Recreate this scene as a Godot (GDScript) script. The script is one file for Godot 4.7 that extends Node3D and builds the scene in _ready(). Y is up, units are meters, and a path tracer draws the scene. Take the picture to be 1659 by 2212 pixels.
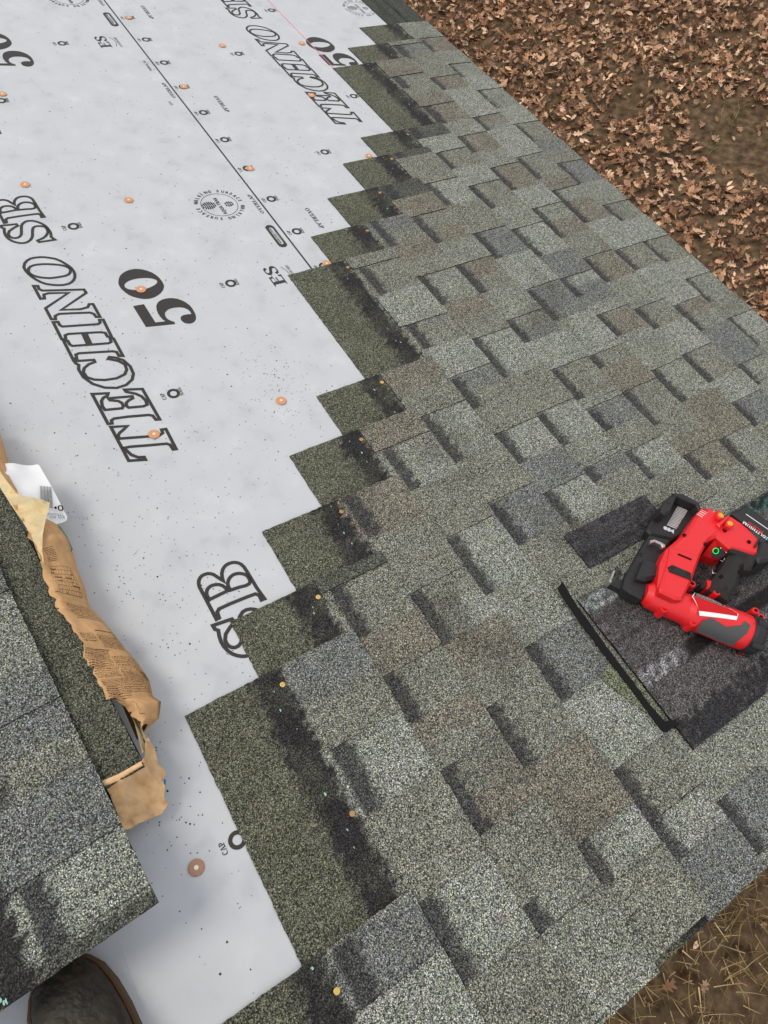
extends Node3D
# Roof frame: x = along the eave, y = out of the roof, z = up the slope; all lengths in metres.
const PITCH := deg_to_rad(18.43)
const EAVE_Y := 2.5
const E := 0.143          # course exposure
const HS := 0.337         # shingle height
const SLOPE := 0.0385     # tilt of a laid shingle
const TB := 0.0028        # base layer
const TT := 0.0025        # laminated tab layer
const RAKE := 1.962

# tab (T) and cut-out (g) spans of each course, with colour drops
const TILES := [
	"T-10425,-9105,P g-9105,-7947,B T-7947,-6987,P g-6987,-5956,P T-5956,-4966,L g-4966,-3628,P T-3628,-2529,L g-2529,-1314,M T-1314,99,SM g99,1377,S T1377,2667,P g2667,3595,M T3595,4740,L g4740,5871,M T5871,6768,L g6768,7954,P T7954,8696,M g8696,9996,L T9996,11096,M g11096,12396,L T12396,13396,MB g13396,14596,P T14596,16096,S g16096,17196,M T17196,18496,L g18496,19620,B",
	"T-8942,-8640,M g-8640,-7542,SM T-7542,-6092,M g-6092,-5176,B T-5176,-3242,L g-3242,-2337,BP T-2337,-592,L g-592,756,M T756,1476,B g1476,2096,P g2096,3345,B T3345,4810,L g4810,5839,M T5839,7601,L g7601,8804,BP T8804,10325,S g10325,11163,P T11163,12363,P g12363,13863,L T13863,14963,MB g14963,16263,P T16263,17263,S g17263,18463,M T18463,19620,L",
	"T-7608,-6455,B g-6455,-5582,M T-5582,-4329,MB g-4329,-3133,B T-3133,-2249,P g-2249,-1237,B T-1237,-286,P g-286,1048,B T1048,2118,L g2118,2869,P g2869,3700,B T3700,4770,M g4770,5965,B T5965,7253,P g7253,8173,M T8173,9319,L g9319,10477,M T10477,11325,L g11325,12221,S T12221,13521,M g13521,14521,S T14521,15721,M g15721,17221,L T17221,18321,B g18321,19620,M",
	"g-3174,-2454,D T-2454,-1568,L g-1568,-566,M T-566,419,L g419,1705,M T1705,2827,P g2827,4227,L T4227,5320,S g5320,6209,LS T6209,7035,SP g7035,8000,B T8000,9418,P g9418,10690,P T10690,12117,B g12117,13303,P T13303,14803,M g14803,15903,L T15903,17203,MB g17203,18203,P T18203,19620,S",
	"g-1941,-1583,D T-1583,-89,M g-89,1180,L T1180,2613,M g2613,3889,S T3889,5343,L g5343,6776,S T6776,8272,L g8272,8778,M T8778,9709,B g9709,10997,M T10997,12077,MB g12077,12923,B T12923,13923,P g13923,15123,P T15123,16623,L g16623,17723,MB T17723,19023,P g19023,19620,S",
	"g-402,393,D T393,1296,B g1296,2670,MB T2670,3716,P g3716,5025,BM T5025,6228,P g6228,7158,MS T7158,8272,L g8272,9423,M T9423,9778,P g9778,10576,S T10576,11323,M g11323,12247,L T12247,13347,M g13347,14647,L T14647,15647,MB g15647,16847,P T16847,18347,S g18347,19620,M",
	"g1121,2383,SM T2383,3786,BM g3786,5053,P T5053,6499,BM g6499,7999,L T7999,9343,M g9343,10484,L T10484,11247,P g11247,11705,S T11705,12905,M g12905,14405,B T14405,15505,M g15505,16805,P T16805,17805,L g17805,19005,MB T19005,19620,P",
	"T2430,2890,M g2890,4108,M T4108,5377,L g5377,6330,M T6330,7442,L g7442,8591,SM T8591,9456,M g9456,10437,L T10437,11387,S g11387,12413,L T12413,13713,M g13713,14713,P T14713,15913,L g15913,17413,MB T17413,18513,P g18513,19620,S",
	"T6622,8249,BM g8249,9766,LP T9766,11031,M g11031,12271,S T12271,18369,MP g18369,19407,S T19407,19620,M",
	"T7960,8729,B g8729,9994,PL T9994,11374,M g11374,12897,L T12897,14208,P g14208,15464,S T15464,16927,L g16927,18044,M g18044,18669,L T18669,19620,S",
	"g9491,10666,B T10666,12133,M g12133,13375,ML T13375,14799,BM g14799,16093,M T16093,17524,B g17524,18296,L T18296,19620,M",
	"T11027,11320,D g11320,12486,M T12486,13360,B g13360,14374,M T14374,15302,BM g15302,16510,MB T16510,17729,M g17729,18183,P T18183,19620,P",
	"T12268,14033,SM g14033,15302,L T15302,16781,M g16781,18080,L T18080,19620,M",
	"g16541,17465,S T17465,18965,L g18965,19620,L",
]
const UE := [-1.0425,-0.8942,-0.7608,-0.3174,-0.1941,-0.0402,0.1121,0.2430,0.6622,0.7960,0.9491,1.1027,1.2268,1.6541]
const LETTER_LOOPS := {
	"T": [[1011,-3,904,-322,839,-216,783,-107,709,-45,632,-65,572,-261,455,-628,398,-845,430,-934,529,-944,510,-1036,-94,-1019,-79,-956,58,-947,120,-897,227,-538,342,-173,360,-50,270,-74,121,-118,10,-219,-32,-333,-109,-332,0,-14]],
	"E": [[2060,30,1956,-288,1894,-251,1869,-153,1792,-81,1636,-46,1516,-61,1424,-406,1476,-455,1574,-456,1659,-404,1742,-255,1811,-242,1678,-728,1616,-720,1592,-619,1539,-539,1442,-517,1389,-542,1307,-844,1321,-935,1457,-949,1602,-913,1726,-823,1851,-657,1928,-649,1803,-1013,817,-1021,843,-940,975,-926,1026,-855,1152,-422,1209,-148,1183,-80,1096,-63,1114,18]],
	"C": [[3157,53,3044,-355,2972,-354,2951,-207,2868,-73,2755,-19,2584,-34,2457,-154,2361,-360,2317,-617,2371,-822,2493,-915,2668,-934,2822,-836,2961,-654,3011,-703,2944,-818,2800,-952,2566,-1021,2321,-1005,2156,-911,2049,-732,2039,-515,2142,-281,2344,-84,2610,31,2870,46,3009,-1,3069,38]],
	"H": [[4537,72,4509,-32,4388,-32,4325,-73,4222,-487,4134,-835,4168,-904,4262,-918,4242,-1001,3629,-977,3660,-893,3797,-889,3855,-798,4044,-118,4027,-36,3904,-10,3926,73], [3848,54,3826,-30,3698,-33,3636,-73,3534,-466,3441,-839,3463,-909,3576,-926,3549,-998,2936,-992,2967,-909,3109,-905,3161,-830,3359,-130,3344,-50,3215,-27,3237,55]],
	"N": [[5908,94,5877,4,5751,12,5680,-44,5563,-432,5414,-945,5275,-955,4883,-225,4761,-640,4773,-820,4867,-885,4843,-967,4354,-967,4384,-882,4503,-870,4578,-800,4687,-426,4765,-140,4728,-36,4615,-8,4646,77,5056,81,5411,-573,5544,-142,5532,-29,5390,0,5414,86]],
	"O": [[6646,98,6786,34,6868,-48,6917,-152,6922,-256,6904,-363,6871,-467,6808,-577,6735,-684,6624,-773,6504,-838,6388,-892,6283,-929,6159,-944,6038,-936,5921,-899,5828,-842,5763,-768,5725,-678,5724,-555,5756,-431,5814,-307,5890,-189,5987,-103,6099,-34,6230,26,6371,71,6513,97], [6494,40,6573,4,6624,-53,6649,-140,6645,-235,6624,-350,6584,-473,6536,-587,6478,-699,6417,-787,6347,-852,6269,-892,6199,-888,6119,-852,6060,-789,6033,-692,6036,-587,6046,-461,6065,-340,6113,-228,6176,-121,6251,-37,6328,21,6416,45]],
	"S": [[8388,141,8348,-228,8273,-245,8207,-118,8123,4,8020,63,7948,70,7882,55,7829,16,7802,-38,7801,-99,7832,-163,7901,-219,7994,-250,8138,-290,8249,-327,8323,-374,8390,-468,8400,-545,8380,-625,8339,-692,8281,-755,8200,-815,8108,-862,8012,-889,7904,-899,7804,-907,7713,-894,7602,-863,7464,-919,7482,-527,7555,-510,7610,-666,7671,-749,7740,-806,7814,-850,7880,-863,7956,-865,8022,-856,8068,-820,8103,-760,8127,-691,8125,-627,8098,-578,8045,-542,7920,-498,7793,-461,7697,-416,7621,-353,7570,-275,7551,-195,7561,-131,7589,-71,7641,0,7715,65,7810,110,7924,139,8027,142,8142,125,8253,93,8300,137]],
	"B": [[8473,29,8855,30,9071,31,9238,33,9314,15,9370,-14,9417,-61,9440,-110,9445,-168,9438,-220,9407,-277,9362,-320,9222,-390,9137,-429,9238,-438,9316,-467,9385,-515,9424,-562,9450,-612,9461,-682,9454,-747,9431,-805,9392,-856,9336,-894,9263,-915,9103,-925,8742,-934,8454,-964,8457,-896,8563,-903,8626,-854,8638,-701,8651,-348,8648,-105,8604,-46,8477,-27], [8907,-26,8995,-18,9053,-30,9102,-59,9135,-96,9156,-142,9162,-196,9148,-262,9119,-320,9072,-366,9012,-394,8926,-410], [8914,-460,9006,-458,9074,-479,9134,-525,9174,-582,9195,-648,9191,-715,9170,-773,9132,-829,9085,-870,9028,-889,8960,-891,8907,-876,8878,-839,8872,-768,8898,-621]],
}
const LETTER_SOLIDS := {
	"H": [[3939,-375,3905,-518,3535,-504,3565,-360]],
	"five": [[4463,-1816,4444,-2084,3739,-2096,3696,-2335,3783,-2297,3892,-2280,4022,-2276,4146,-2292,4280,-2336,4356,-2386,4418,-2456,4453,-2540,4466,-2626,4454,-2735,4420,-2834,4362,-2924,4273,-3002,4176,-3062,4045,-3109,3918,-3125,3777,-3120,3669,-3107,3568,-3075,3501,-3036,3448,-2977,3423,-2916,3421,-2852,3447,-2788,3486,-2742,3553,-2709,3629,-2703,3689,-2721,3735,-2758,3759,-2834,3751,-2931,3726,-3022,3802,-3029,3889,-3016,3959,-2977,4018,-2919,4051,-2857,4071,-2789,4087,-2701,4086,-2620,4069,-2553,4035,-2499,3997,-2451,3945,-2420,3877,-2404,3800,-2402,3738,-2421,3683,-2453,3600,-2529,3528,-2507,3664,-1830]],
	"zero": [[5449,-1819,5556,-1873,5643,-1940,5708,-2029,5758,-2132,5778,-2253,5770,-2363,5740,-2453,5693,-2536,5605,-2633,5505,-2716,5392,-2768,5277,-2804,5152,-2820,5034,-2820,4929,-2805,4824,-2747,4752,-2687,4689,-2611,4640,-2521,4605,-2432,4588,-2338,4592,-2253,4622,-2154,4676,-2064,4747,-1979,4827,-1902,4942,-1844,5071,-1800,5170,-1778,5270,-1777,5363,-1787]],
	"zero_hole": [[5251,-1892,5298,-1924,5339,-1974,5377,-2058,5398,-2145,5400,-2245,5391,-2342,5372,-2435,5342,-2525,5304,-2603,5255,-2667,5203,-2705,5142,-2711,5095,-2685,5056,-2638,5024,-2582,5000,-2515,4971,-2408,4958,-2298,4968,-2202,4991,-2112,5029,-2023,5078,-1949,5127,-1906,5187,-1887]],
}
const GUN := {
	"arm": [950, [-1364,-1222,-1267,-1431,-1074,-1408,-785,-1309,-701,-1137,-656,-636,-475,-191,-337,80,-102,523,98,1034,-269,1405,-408,1285,-775,820,-965,417,-1060,-297,-1252,-848]],
	"boss": [1030, [-945,386,-467,-88,-107,610,100,1103,27,1248,-257,1436,-324,1389,-622,838]],
	"box": [935, [-1147,-1274,-1154,-1513,-978,-1545,-891,-1730,-623,-1835,-470,-1864,-74,-1871,153,-1488,-53,-1261,-293,-995,-639,-929,-674,-620,-913,-713]],
	"drum": [520, [-1943,-715,-2051,-1053,-2078,-1336,-1958,-1519,-1588,-1721,-1448,-1593,-1337,-1316,-1138,-744,-1141,-302,-1485,117,-1613,123,-1739,-187,-1798,-516]],
	"drum_block": [880, [-1844,-333,-1943,-654,-1969,-928,-1900,-955,-1661,-482,-1645,-248,-1731,-216]],
	"drum_rim": [800, [-1991,-1041,-1890,-1213,-1516,-1410,-1380,-1302,-1365,-1214,-1511,-1271,-1803,-1070,-1927,-989]],
	"neck": [600, [-1469,194,-1134,-206,-1034,91,-778,544,-567,820,-378,1270,-374,1554,-593,1698,-766,1748,-920,1533,-1109,1061,-1331,543]],
	"shroud": [780, [-1038,922,-953,826,-738,725,-553,1005,-634,1304,-765,1448,-889,1228]],
	"foot": [460, [-1050,1797,-1061,1612,-754,1353,-510,1303,-393,1441,-599,1592,-971,1828]],
	"tip": [500, [-1053,1850,-1122,1707,-1203,1561,-1196,1524,-1052,1589,-1014,1696,-996,1826]],
	"clip": [780, [-1322,477,-1299,370,-1174,277,-1071,229,-1017,298,-1047,361,-1121,332,-1225,399,-1249,482,-1257,533]],
	"battery": [980, [-914,-1776,-927,-2247,-812,-2363,-242,-2505,101,-2564,429,-1768,300,-1302,157,-1373,-76,-1788,-504,-1859]],
	"latch": [1000, [-41,-1531,-133,-1811,-110,-1835,-12,-1558]],
	"redtab": [900, [-62,-1893,192,-2048,239,-1935,-5,-1707]],
	"handle": [880, [-248,-1096,-58,-1323,158,-1503,292,-1211,231,-927,358,-716,498,-462,604,-45,427,15,230,148,60,-114,-19,-497,-85,-721]],
	"collar": [940, [-293,-1055,-166,-1186,153,-1482,208,-1405,338,-1032,251,-894,28,-1159,-229,-956]],
	"trigger": [750, [7,-67,53,-161,140,-121,256,-13,140,144,115,44]],
	"lever": [700, [-12,50,27,-90,111,-6,132,104,69,177]],
	"bumper": [1070, [-601,846,-582,730,-258,490,-127,622,-153,631,-507,921]],
	"slot": [1045, [-737,385,-492,196,-475,233,-712,412]],
	"logo": [957, [-1292,-911,-1322,-1119,-1201,-1197,-1167,-973]],
	"label_a": [535, [-1755,-1096,-1559,-1265,-1303,-569,-1487,-430]],
	"bat_label": [985, [-748,-1960,-744,-2061,-285,-2227,130,-2357,263,-2080,-189,-1948]],
	"bracket_a": [1080, [-1058,-1259,-1110,-1420,-1035,-1426,-912,-1332,-908,-1225,-977,-1193]],
	"bracket_b": [1080, [-801,-1331,-809,-1453,-722,-1470,-635,-1394,-639,-1271,-741,-1211]],
	"bracket_c": [1020, [-871,-1112,-915,-1417,-906,-1587,-862,-1573,-801,-1261,-773,-1102]],
}
const WRAP := [
	[6316,19804,1120,5099,19494,500],
	[6810,19782,1000,6282,19580,620],
	[7401,19733,1120,7174,19598,740],
	[7888,19721,1120,7519,19462,500],
	[8241,19700,1000,8079,19217,620],
	[8564,19717,1120,8532,19173,740],
	[8895,19707,1120,8676,19180,500],
	[9094,19725,1000,9150,19231,620],
	[9457,19772,1120,9584,19240,740],
	[9803,19770,1120,9828,19292,500],
	[10061,19729,1000,10173,19203,620],
	[10475,19653,1120,10626,19113,740],
	[10739,19596,1120,10855,19040,500],
	[10982,19641,1000,11170,18970,620],
	[11315,19636,1120,11499,18928,740],
	[11564,19615,1120,11599,18897,500],
	[11798,19596,1000,11903,18953,620],
	[11947,19408,850,12086,18879,740],
	[12201,19312,850,12254,18999,500],
	[12365,19287,850,12305,19196,620]
]

var rxf: Transform3D
var rng := RandomNumberGenerator.new()
var nz := FastNoiseLite.new()
var nf := FastNoiseLite.new()
var tone := {}
var m_gran: StandardMaterial3D
var m_edge: StandardMaterial3D
var names := {}

# ------------------------------------------------------------------ helpers
func lin(r: float, g: float, b: float) -> Color:
	return Color(r, g, b).linear_to_srgb()

func srgb(r: int, g: int, b: int) -> Color:
	return Color(r / 255.0, g / 255.0, b / 255.0)

func mat(c: Color, rough := 0.8, spec := 0.3, metal := 0.0) -> StandardMaterial3D:
	var m := StandardMaterial3D.new()
	m.albedo_color = c
	m.roughness = rough
	m.metallic_specular = spec
	m.metallic = metal
	m.cull_mode = BaseMaterial3D.CULL_DISABLED
	return m

class MB:
	var v := PackedVector3Array()
	var n := PackedVector3Array()
	var c := PackedColorArray()
	var t := PackedVector2Array()
	var i := PackedInt32Array()
	func vert(p: Vector3, nn: Vector3, col := Color.WHITE, uv := Vector2.ZERO) -> int:
		v.append(p); n.append(nn); c.append(col); t.append(uv)
		return v.size() - 1
	# a triangle turned so that its front looks along out
	func tri(a: int, b: int, d: int, out: Vector3) -> void:
		var f := (v[d] - v[a]).cross(v[b] - v[a])
		if f.dot(out) >= 0.0:
			i.append(a); i.append(b); i.append(d)
		else:
			i.append(a); i.append(d); i.append(b)
	func quad(p: Vector3, q: Vector3, r: Vector3, s: Vector3, out: Vector3, col := Color.WHITE) -> void:
		var nn := (r - p).cross(q - p)
		if nn.length() < 1e-12:
			nn = (s - p).cross(r - p)
		if nn.length() < 1e-14:
			return
		nn = nn.normalized()
		if nn.dot(out) < 0.0:
			nn = -nn
		var a := vert(p, nn, col, Vector2(p.x, p.z)); var b := vert(q, nn, col, Vector2(q.x, q.z))
		var d := vert(r, nn, col, Vector2(r.x, r.z)); var e := vert(s, nn, col, Vector2(s.x, s.z))
		tri(a, b, d, nn); tri(a, d, e, nn)
	func box(lo: Vector3, hi: Vector3, col := Color.WHITE) -> void:
		var x := [lo.x, hi.x]; var y := [lo.y, hi.y]; var z := [lo.z, hi.z]
		for s in 2:
			var o := 1.0 if s else -1.0
			quad(Vector3(x[s], y[0], z[0]), Vector3(x[s], y[1], z[0]), Vector3(x[s], y[1], z[1]), Vector3(x[s], y[0], z[1]), Vector3(o, 0, 0), col)
			quad(Vector3(x[0], y[s], z[0]), Vector3(x[1], y[s], z[0]), Vector3(x[1], y[s], z[1]), Vector3(x[0], y[s], z[1]), Vector3(0, o, 0), col)
			quad(Vector3(x[0], y[0], z[s]), Vector3(x[1], y[0], z[s]), Vector3(x[1], y[1], z[s]), Vector3(x[0], y[1], z[s]), Vector3(0, 0, o), col)
	# smooth sheet: p[row][col]; wrap joins the last column to the first; out(-1/1) flips
	func grid(p: Array, wrap := false, flip := false, cols = null, uvs = null) -> void:
		var nr := p.size(); var nc: int = p[0].size(); var base := v.size()
		for r in nr:
			for k in nc:
				var k0 := (k - 1 + nc) % nc if wrap else maxi(k - 1, 0)
				var k1 := (k + 1) % nc if wrap else mini(k + 1, nc - 1)
				var du: Vector3 = p[r][k1] - p[r][k0]
				var dv: Vector3 = p[mini(r + 1, nr - 1)][k] - p[maxi(r - 1, 0)][k]
				var nn := du.cross(dv)
				nn = nn.normalized() if nn.length() > 1e-14 else Vector3.UP
				if flip:
					nn = -nn
				vert(p[r][k], nn, cols[r][k] if cols != null else Color.WHITE, uvs[r][k] if uvs != null else Vector2(float(k) / nc, float(r) / nr))
		for r in nr - 1:
			for k in (nc if wrap else nc - 1):
				var a := base + r * nc + k; var b := base + r * nc + (k + 1) % nc
				var d := base + (r + 1) * nc + (k + 1) % nc; var e := base + (r + 1) * nc + k
				var o := n[a] + n[d]
				tri(a, b, d, o); tri(a, d, e, o)
	# a flat outline (x, z) raised from h0 to h1, its upper edge chamfered by bev
	func prism(poly: PackedVector2Array, h0: float, h1: float, bev := 0.0, col := Color.WHITE, lo_grow := 0.0) -> void:
		var k := poly.size(); var area := 0.0
		for a in k:
			area += poly[a].cross(poly[(a + 1) % k])
		var q := poly.duplicate()
		if area < 0.0:
			q.reverse()
		var ins := PackedVector2Array(); var gro := PackedVector2Array()
		for a in k:
			var d0 := (q[a] - q[(a + k - 1) % k]).normalized(); var d1 := (q[(a + 1) % k] - q[a]).normalized()
			var nn := (Vector2(d0.y, -d0.x) + Vector2(d1.y, -d1.x))
			nn = nn.normalized() if nn.length() > 0.01 else Vector2(d0.y, -d0.x)
			var f := 1.0 / maxf(nn.dot(Vector2(d0.y, -d0.x)), 0.5)
			ins.append(q[a] - nn * bev * f); gro.append(q[a] + nn * lo_grow * f)
		var idx := Geometry2D.triangulate_polygon(ins)
		var b0 := v.size()
		for a in k:
			vert(Vector3(ins[a].x, h1, ins[a].y), Vector3.UP, col, ins[a])
		for a in range(0, idx.size(), 3):
			tri(b0 + idx[a], b0 + idx[a + 1], b0 + idx[a + 2], Vector3.UP)
		for a in k:
			var b := (a + 1) % k
			var o2 := q[b] - q[a]; var o := Vector3(o2.y, 0, -o2.x)
			if bev > 0.0:
				quad(Vector3(q[a].x, h1 - bev, q[a].y), Vector3(q[b].x, h1 - bev, q[b].y), Vector3(ins[b].x, h1, ins[b].y), Vector3(ins[a].x, h1, ins[a].y), o + Vector3(0, o.length(), 0), col)
			quad(Vector3(gro[a].x, h0, gro[a].y), Vector3(gro[b].x, h0, gro[b].y), Vector3(q[b].x, h1 - bev, q[b].y), Vector3(q[a].x, h1 - bev, q[a].y), o, col)
	# a solid of revolution along a -> b; prof = [[t along, radius], ...]
	func lathe(a: Vector3, b: Vector3, prof: Array, seg := 20, col := Color.WHITE) -> void:
		var ax := (b - a).normalized(); var s := ax.cross(Vector3.UP if absf(ax.y) < 0.9 else Vector3.RIGHT).normalized(); var w := s.cross(ax)
		for r in prof.size() - 1:
			var rows := []
			for q in 2:
				var row := PackedVector3Array()
				for k in seg:
					var g := TAU * k / seg
					row.append(a + (b - a) * prof[r + q][0] + (s * cos(g) + w * sin(g)) * maxf(prof[r + q][1], 1e-5))
				rows.append(row)
			var base := v.size()
			var sl: float = (prof[r][1] - prof[r + 1][1])
			var ln: float = (b - a).length() * (prof[r + 1][0] - prof[r][0])
			for q in 2:
				for k in seg:
					var g := TAU * k / seg
					var nn := ((s * cos(g) + w * sin(g)) * ln + ax * sl)
					vert(rows[q][k], nn.normalized() if nn.length() > 1e-9 else ax, col)
			for k in seg:
				var k1 := (k + 1) % seg
				var o := n[base + k] + n[base + k1]
				tri(base + k, base + k1, base + seg + k1, o); tri(base + k, base + seg + k1, base + seg + k, o)
	func tube(pts: Array, rad: float, seg := 8, col := Color.WHITE) -> void:
		var rows := []
		for a in pts.size():
			var d: Vector3 = (pts[mini(a + 1, pts.size() - 1)] - pts[maxi(a - 1, 0)]).normalized()
			var s := d.cross(Vector3(0.31, 0.9, 0.2)).normalized(); var w := s.cross(d)
			var row := PackedVector3Array()
			for k in seg:
				row.append(pts[a] + (s * cos(TAU * k / seg) + w * sin(TAU * k / seg)) * rad)
			rows.append(row)
		var cs := []
		for a in rows:
			var cr := PackedColorArray(); cr.resize(seg); cr.fill(col); cs.append(cr)
		grid(rows, true, false, cs)
	func mesh(m: Material) -> ArrayMesh:
		var arr := []; arr.resize(Mesh.ARRAY_MAX)
		arr[Mesh.ARRAY_VERTEX] = v; arr[Mesh.ARRAY_NORMAL] = n; arr[Mesh.ARRAY_COLOR] = c; arr[Mesh.ARRAY_TEX_UV] = t; arr[Mesh.ARRAY_INDEX] = i
		var am := ArrayMesh.new()
		if i.size() > 0:
			am.add_surface_from_arrays(Mesh.PRIMITIVE_TRIANGLES, arr)
			am.surface_set_material(0, m)
		return am

func numbered(called: String) -> String:
	var k: int = names.get(called, 0)
	names[called] = k + 1
	return called if k == 0 else "%s_%03d" % [called, k]

func put(called: String, mb: MB, m: Material, parent: Node) -> MeshInstance3D:
	var o := MeshInstance3D.new()
	o.name = called if parent != self else numbered(called)
	o.mesh = mb.mesh(m)
	o.cast_shadow = GeometryInstance3D.SHADOW_CASTING_SETTING_ON
	parent.add_child(o, true)
	return o

func thing(called: String, label: String, category: String, xf: Transform3D, group := "") -> Node3D:
	var o := Node3D.new()
	o.name = numbered(called)
	add_child(o)
	o.transform = xf
	o.set_meta("label", label)
	o.set_meta("category", category)
	if group:
		o.set_meta("group", group)
	return o

func roof_at(u: float, v: float, h := 0.0) -> Transform3D:
	return rxf * Transform3D(Basis(), Vector3(u, h, v))

func xy(a: Array, o := Vector2.ZERO) -> PackedVector2Array:
	var p := PackedVector2Array()
	for k in range(0, a.size(), 2):
		p.append(Vector2(a[k], a[k + 1]) * 1e-4 + o)
	return p

func xyz3(a: Array) -> Array:
	var p := []
	for k in range(0, a.size(), 3):
		p.append(Vector3(a[k], a[k + 2], a[k + 1]) * 1e-4)   # listed as u, v, h
	return p

func rag(poly: PackedVector2Array, step: float, amp: float) -> PackedVector2Array:
	var p := PackedVector2Array()
	for a in poly.size():
		var b := poly[(a + 1) % poly.size()]
		var k := maxi(1, int(poly[a].distance_to(b) / step))
		for j in k:
			p.append(poly[a].lerp(b, float(j) / k) + (Vector2(rng.randfn(), rng.randfn()) * amp if j else Vector2.ZERO))
	return p

# ------------------------------------------------------------------ textures
func granule_texture(size: int, seed_: int) -> Array:
	var g := RandomNumberGenerator.new()
	g.seed = seed_
	var px := PackedByteArray(); px.resize(size * size * 3)
	var hh := PackedByteArray(); hh.resize(size * size * 3)
	for k in range(0, px.size(), 3):
		px[k] = 56; px[k + 1] = 56; px[k + 2] = 54
	var count := int(size * size / 6.2)
	var total := 0.0
	for k in count:
		var cx := g.randf() * size; var cy := g.randf() * size
		var r := 0.9 + g.randf() * 1.05
		var q := g.randf()
		var b := 0.0
		if q < 0.32: b = 84 + g.randf() * 50
		elif q < 0.78: b = 134 + g.randf() * 50
		elif q < 0.94: b = 184 + g.randf() * 48
		else: b = 235 + g.randf() * 20
		var wr := 1.0 + g.randfn() * 0.04
		var wb := 1.0 + g.randfn() * 0.06
		var cr := clampi(int(b * wr), 0, 255); var cg := clampi(int(b), 0, 255); var cb := clampi(int(b * wb), 0, 255)
		var tall := 60 + int(g.randf() * 140)
		var el := 0.65 + g.randf() * 0.7
		var r2 := r * r
		for dy in range(-2, 3):
			for dx in range(-2, 3):
				var fx := floorf(cx) + dx - cx + 0.5; var fy := floorf(cy) + dy - cy + 0.5
				var d := fx * fx * el + fy * fy / el
				if d > r2:
					continue
				var at := (posmod(int(cy) + dy, size) * size + posmod(int(cx) + dx, size)) * 3
				px[at] = cr; px[at + 1] = cg; px[at + 2] = cb
				var z := clampi(int(tall * (1.0 - 0.6 * d / r2)), 0, 255)
				hh[at] = z; hh[at + 1] = z; hh[at + 2] = z
	var im := Image.create_from_data(size, size, false, Image.FORMAT_RGB8, px)
	var hm := Image.create_from_data(size, size, false, Image.FORMAT_RGB8, hh)
	hm.bump_map_to_normal_map(2.0)
	return [ImageTexture.create_from_image(im), ImageTexture.create_from_image(hm)]

func noise_tex(seed_: int, freq: float, cols: Array, size := 512, normal := 0.0, octaves := 5) -> NoiseTexture2D:
	var f := FastNoiseLite.new()
	f.seed = seed_
	f.noise_type = FastNoiseLite.TYPE_SIMPLEX_SMOOTH
	f.frequency = freq
	f.fractal_octaves = octaves
	var t := NoiseTexture2D.new()
	t.width = size; t.height = size; t.seamless = true; t.noise = f
	if normal > 0.0:
		t.as_normal_map = true
		t.bump_strength = normal
	else:
		var gr := Gradient.new()
		var offs := PackedFloat32Array(); var cc := PackedColorArray()
		for k in cols.size():
			offs.append(float(k) / (cols.size() - 1)); cc.append(cols[k])
		gr.offsets = offs; gr.colors = cc
		t.color_ramp = gr
	return t

# ------------------------------------------------------------------ shingle colours (linear base colours)
func tone_of(code: String, f: float) -> Color:
	if code.length() == 1:
		return tone[code]
	return (tone[code[0]] as Color).lerp(tone[code[1]], smoothstep(0.35, 0.65, f))

func to_vertex(c: Color) -> Color:
	var k := 1.0 / 0.285
	return Color(minf(c.r * k, 1.0), minf(c.g * k, 1.0), minf(c.b * k, 1.0)).linear_to_srgb()

const SMUDGE := [[1.24, 0.97, 0.05, 0.35], [1.30, 1.33, 0.05, 0.5], [1.03, 1.74, 0.045, 0.45], [0.66, 0.52, 0.06, 0.45], [1.42, 1.30, 0.06, 0.35], [1.58, 1.42, 0.05, 0.4], [0.93, 1.10, 0.07, 0.3], [1.75, 1.35, 0.07, 0.3], [0.52, 0.44, 0.05, 0.4]]

func surface_color(code: String, f: float, u: float, v: float, band_d: float, head: float) -> Color:
	# band_d: distance below the butt above (cut-outs only, else < 0); head: distance above that butt (headlap), else < 0
	var c := tone_of(code, f)
	var big := nz.get_noise_2d(u * 100.0, v * 100.0)
	var fine := nf.get_noise_2d(u * 100.0, v * 100.0)
	if head >= 0.0:
		var hl: Color = tone["H"]
		c = c.lerp(hl, smoothstep(0.012, 0.03, head + fine * 0.01))
		var bandm := smoothstep(0.012, 0.022, head + fine * 0.014) * (1.0 - smoothstep(0.066, 0.084, head + fine * 0.022))
		bandm *= clampf(0.95 + big * 0.7 + fine * 0.35, 0.0, 1.0)
		c = c.lerp(tone["K"], bandm)
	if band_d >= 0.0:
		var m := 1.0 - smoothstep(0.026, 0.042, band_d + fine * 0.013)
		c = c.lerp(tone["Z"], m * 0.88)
	c = c * (1.0 + big * 0.16 + fine * 0.10)
	for s in SMUDGE:
		var d: float = Vector2((u - s[0]) * 0.8, v - s[1]).length() / s[2]
		if d < 1.6:
			c = c.lerp(tone["Y"], s[3] * (1.0 - smoothstep(0.2, 1.5, d + big * 0.7)))
	c.a = 1.0
	return c

func shingle_under(k: int, v: float) -> float:
	if k == 1:
		return clampf(SLOPE * (E - v), 0.0004, 0.0055)
	return SLOPE * (k * E - v) + 0.0004

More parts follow.
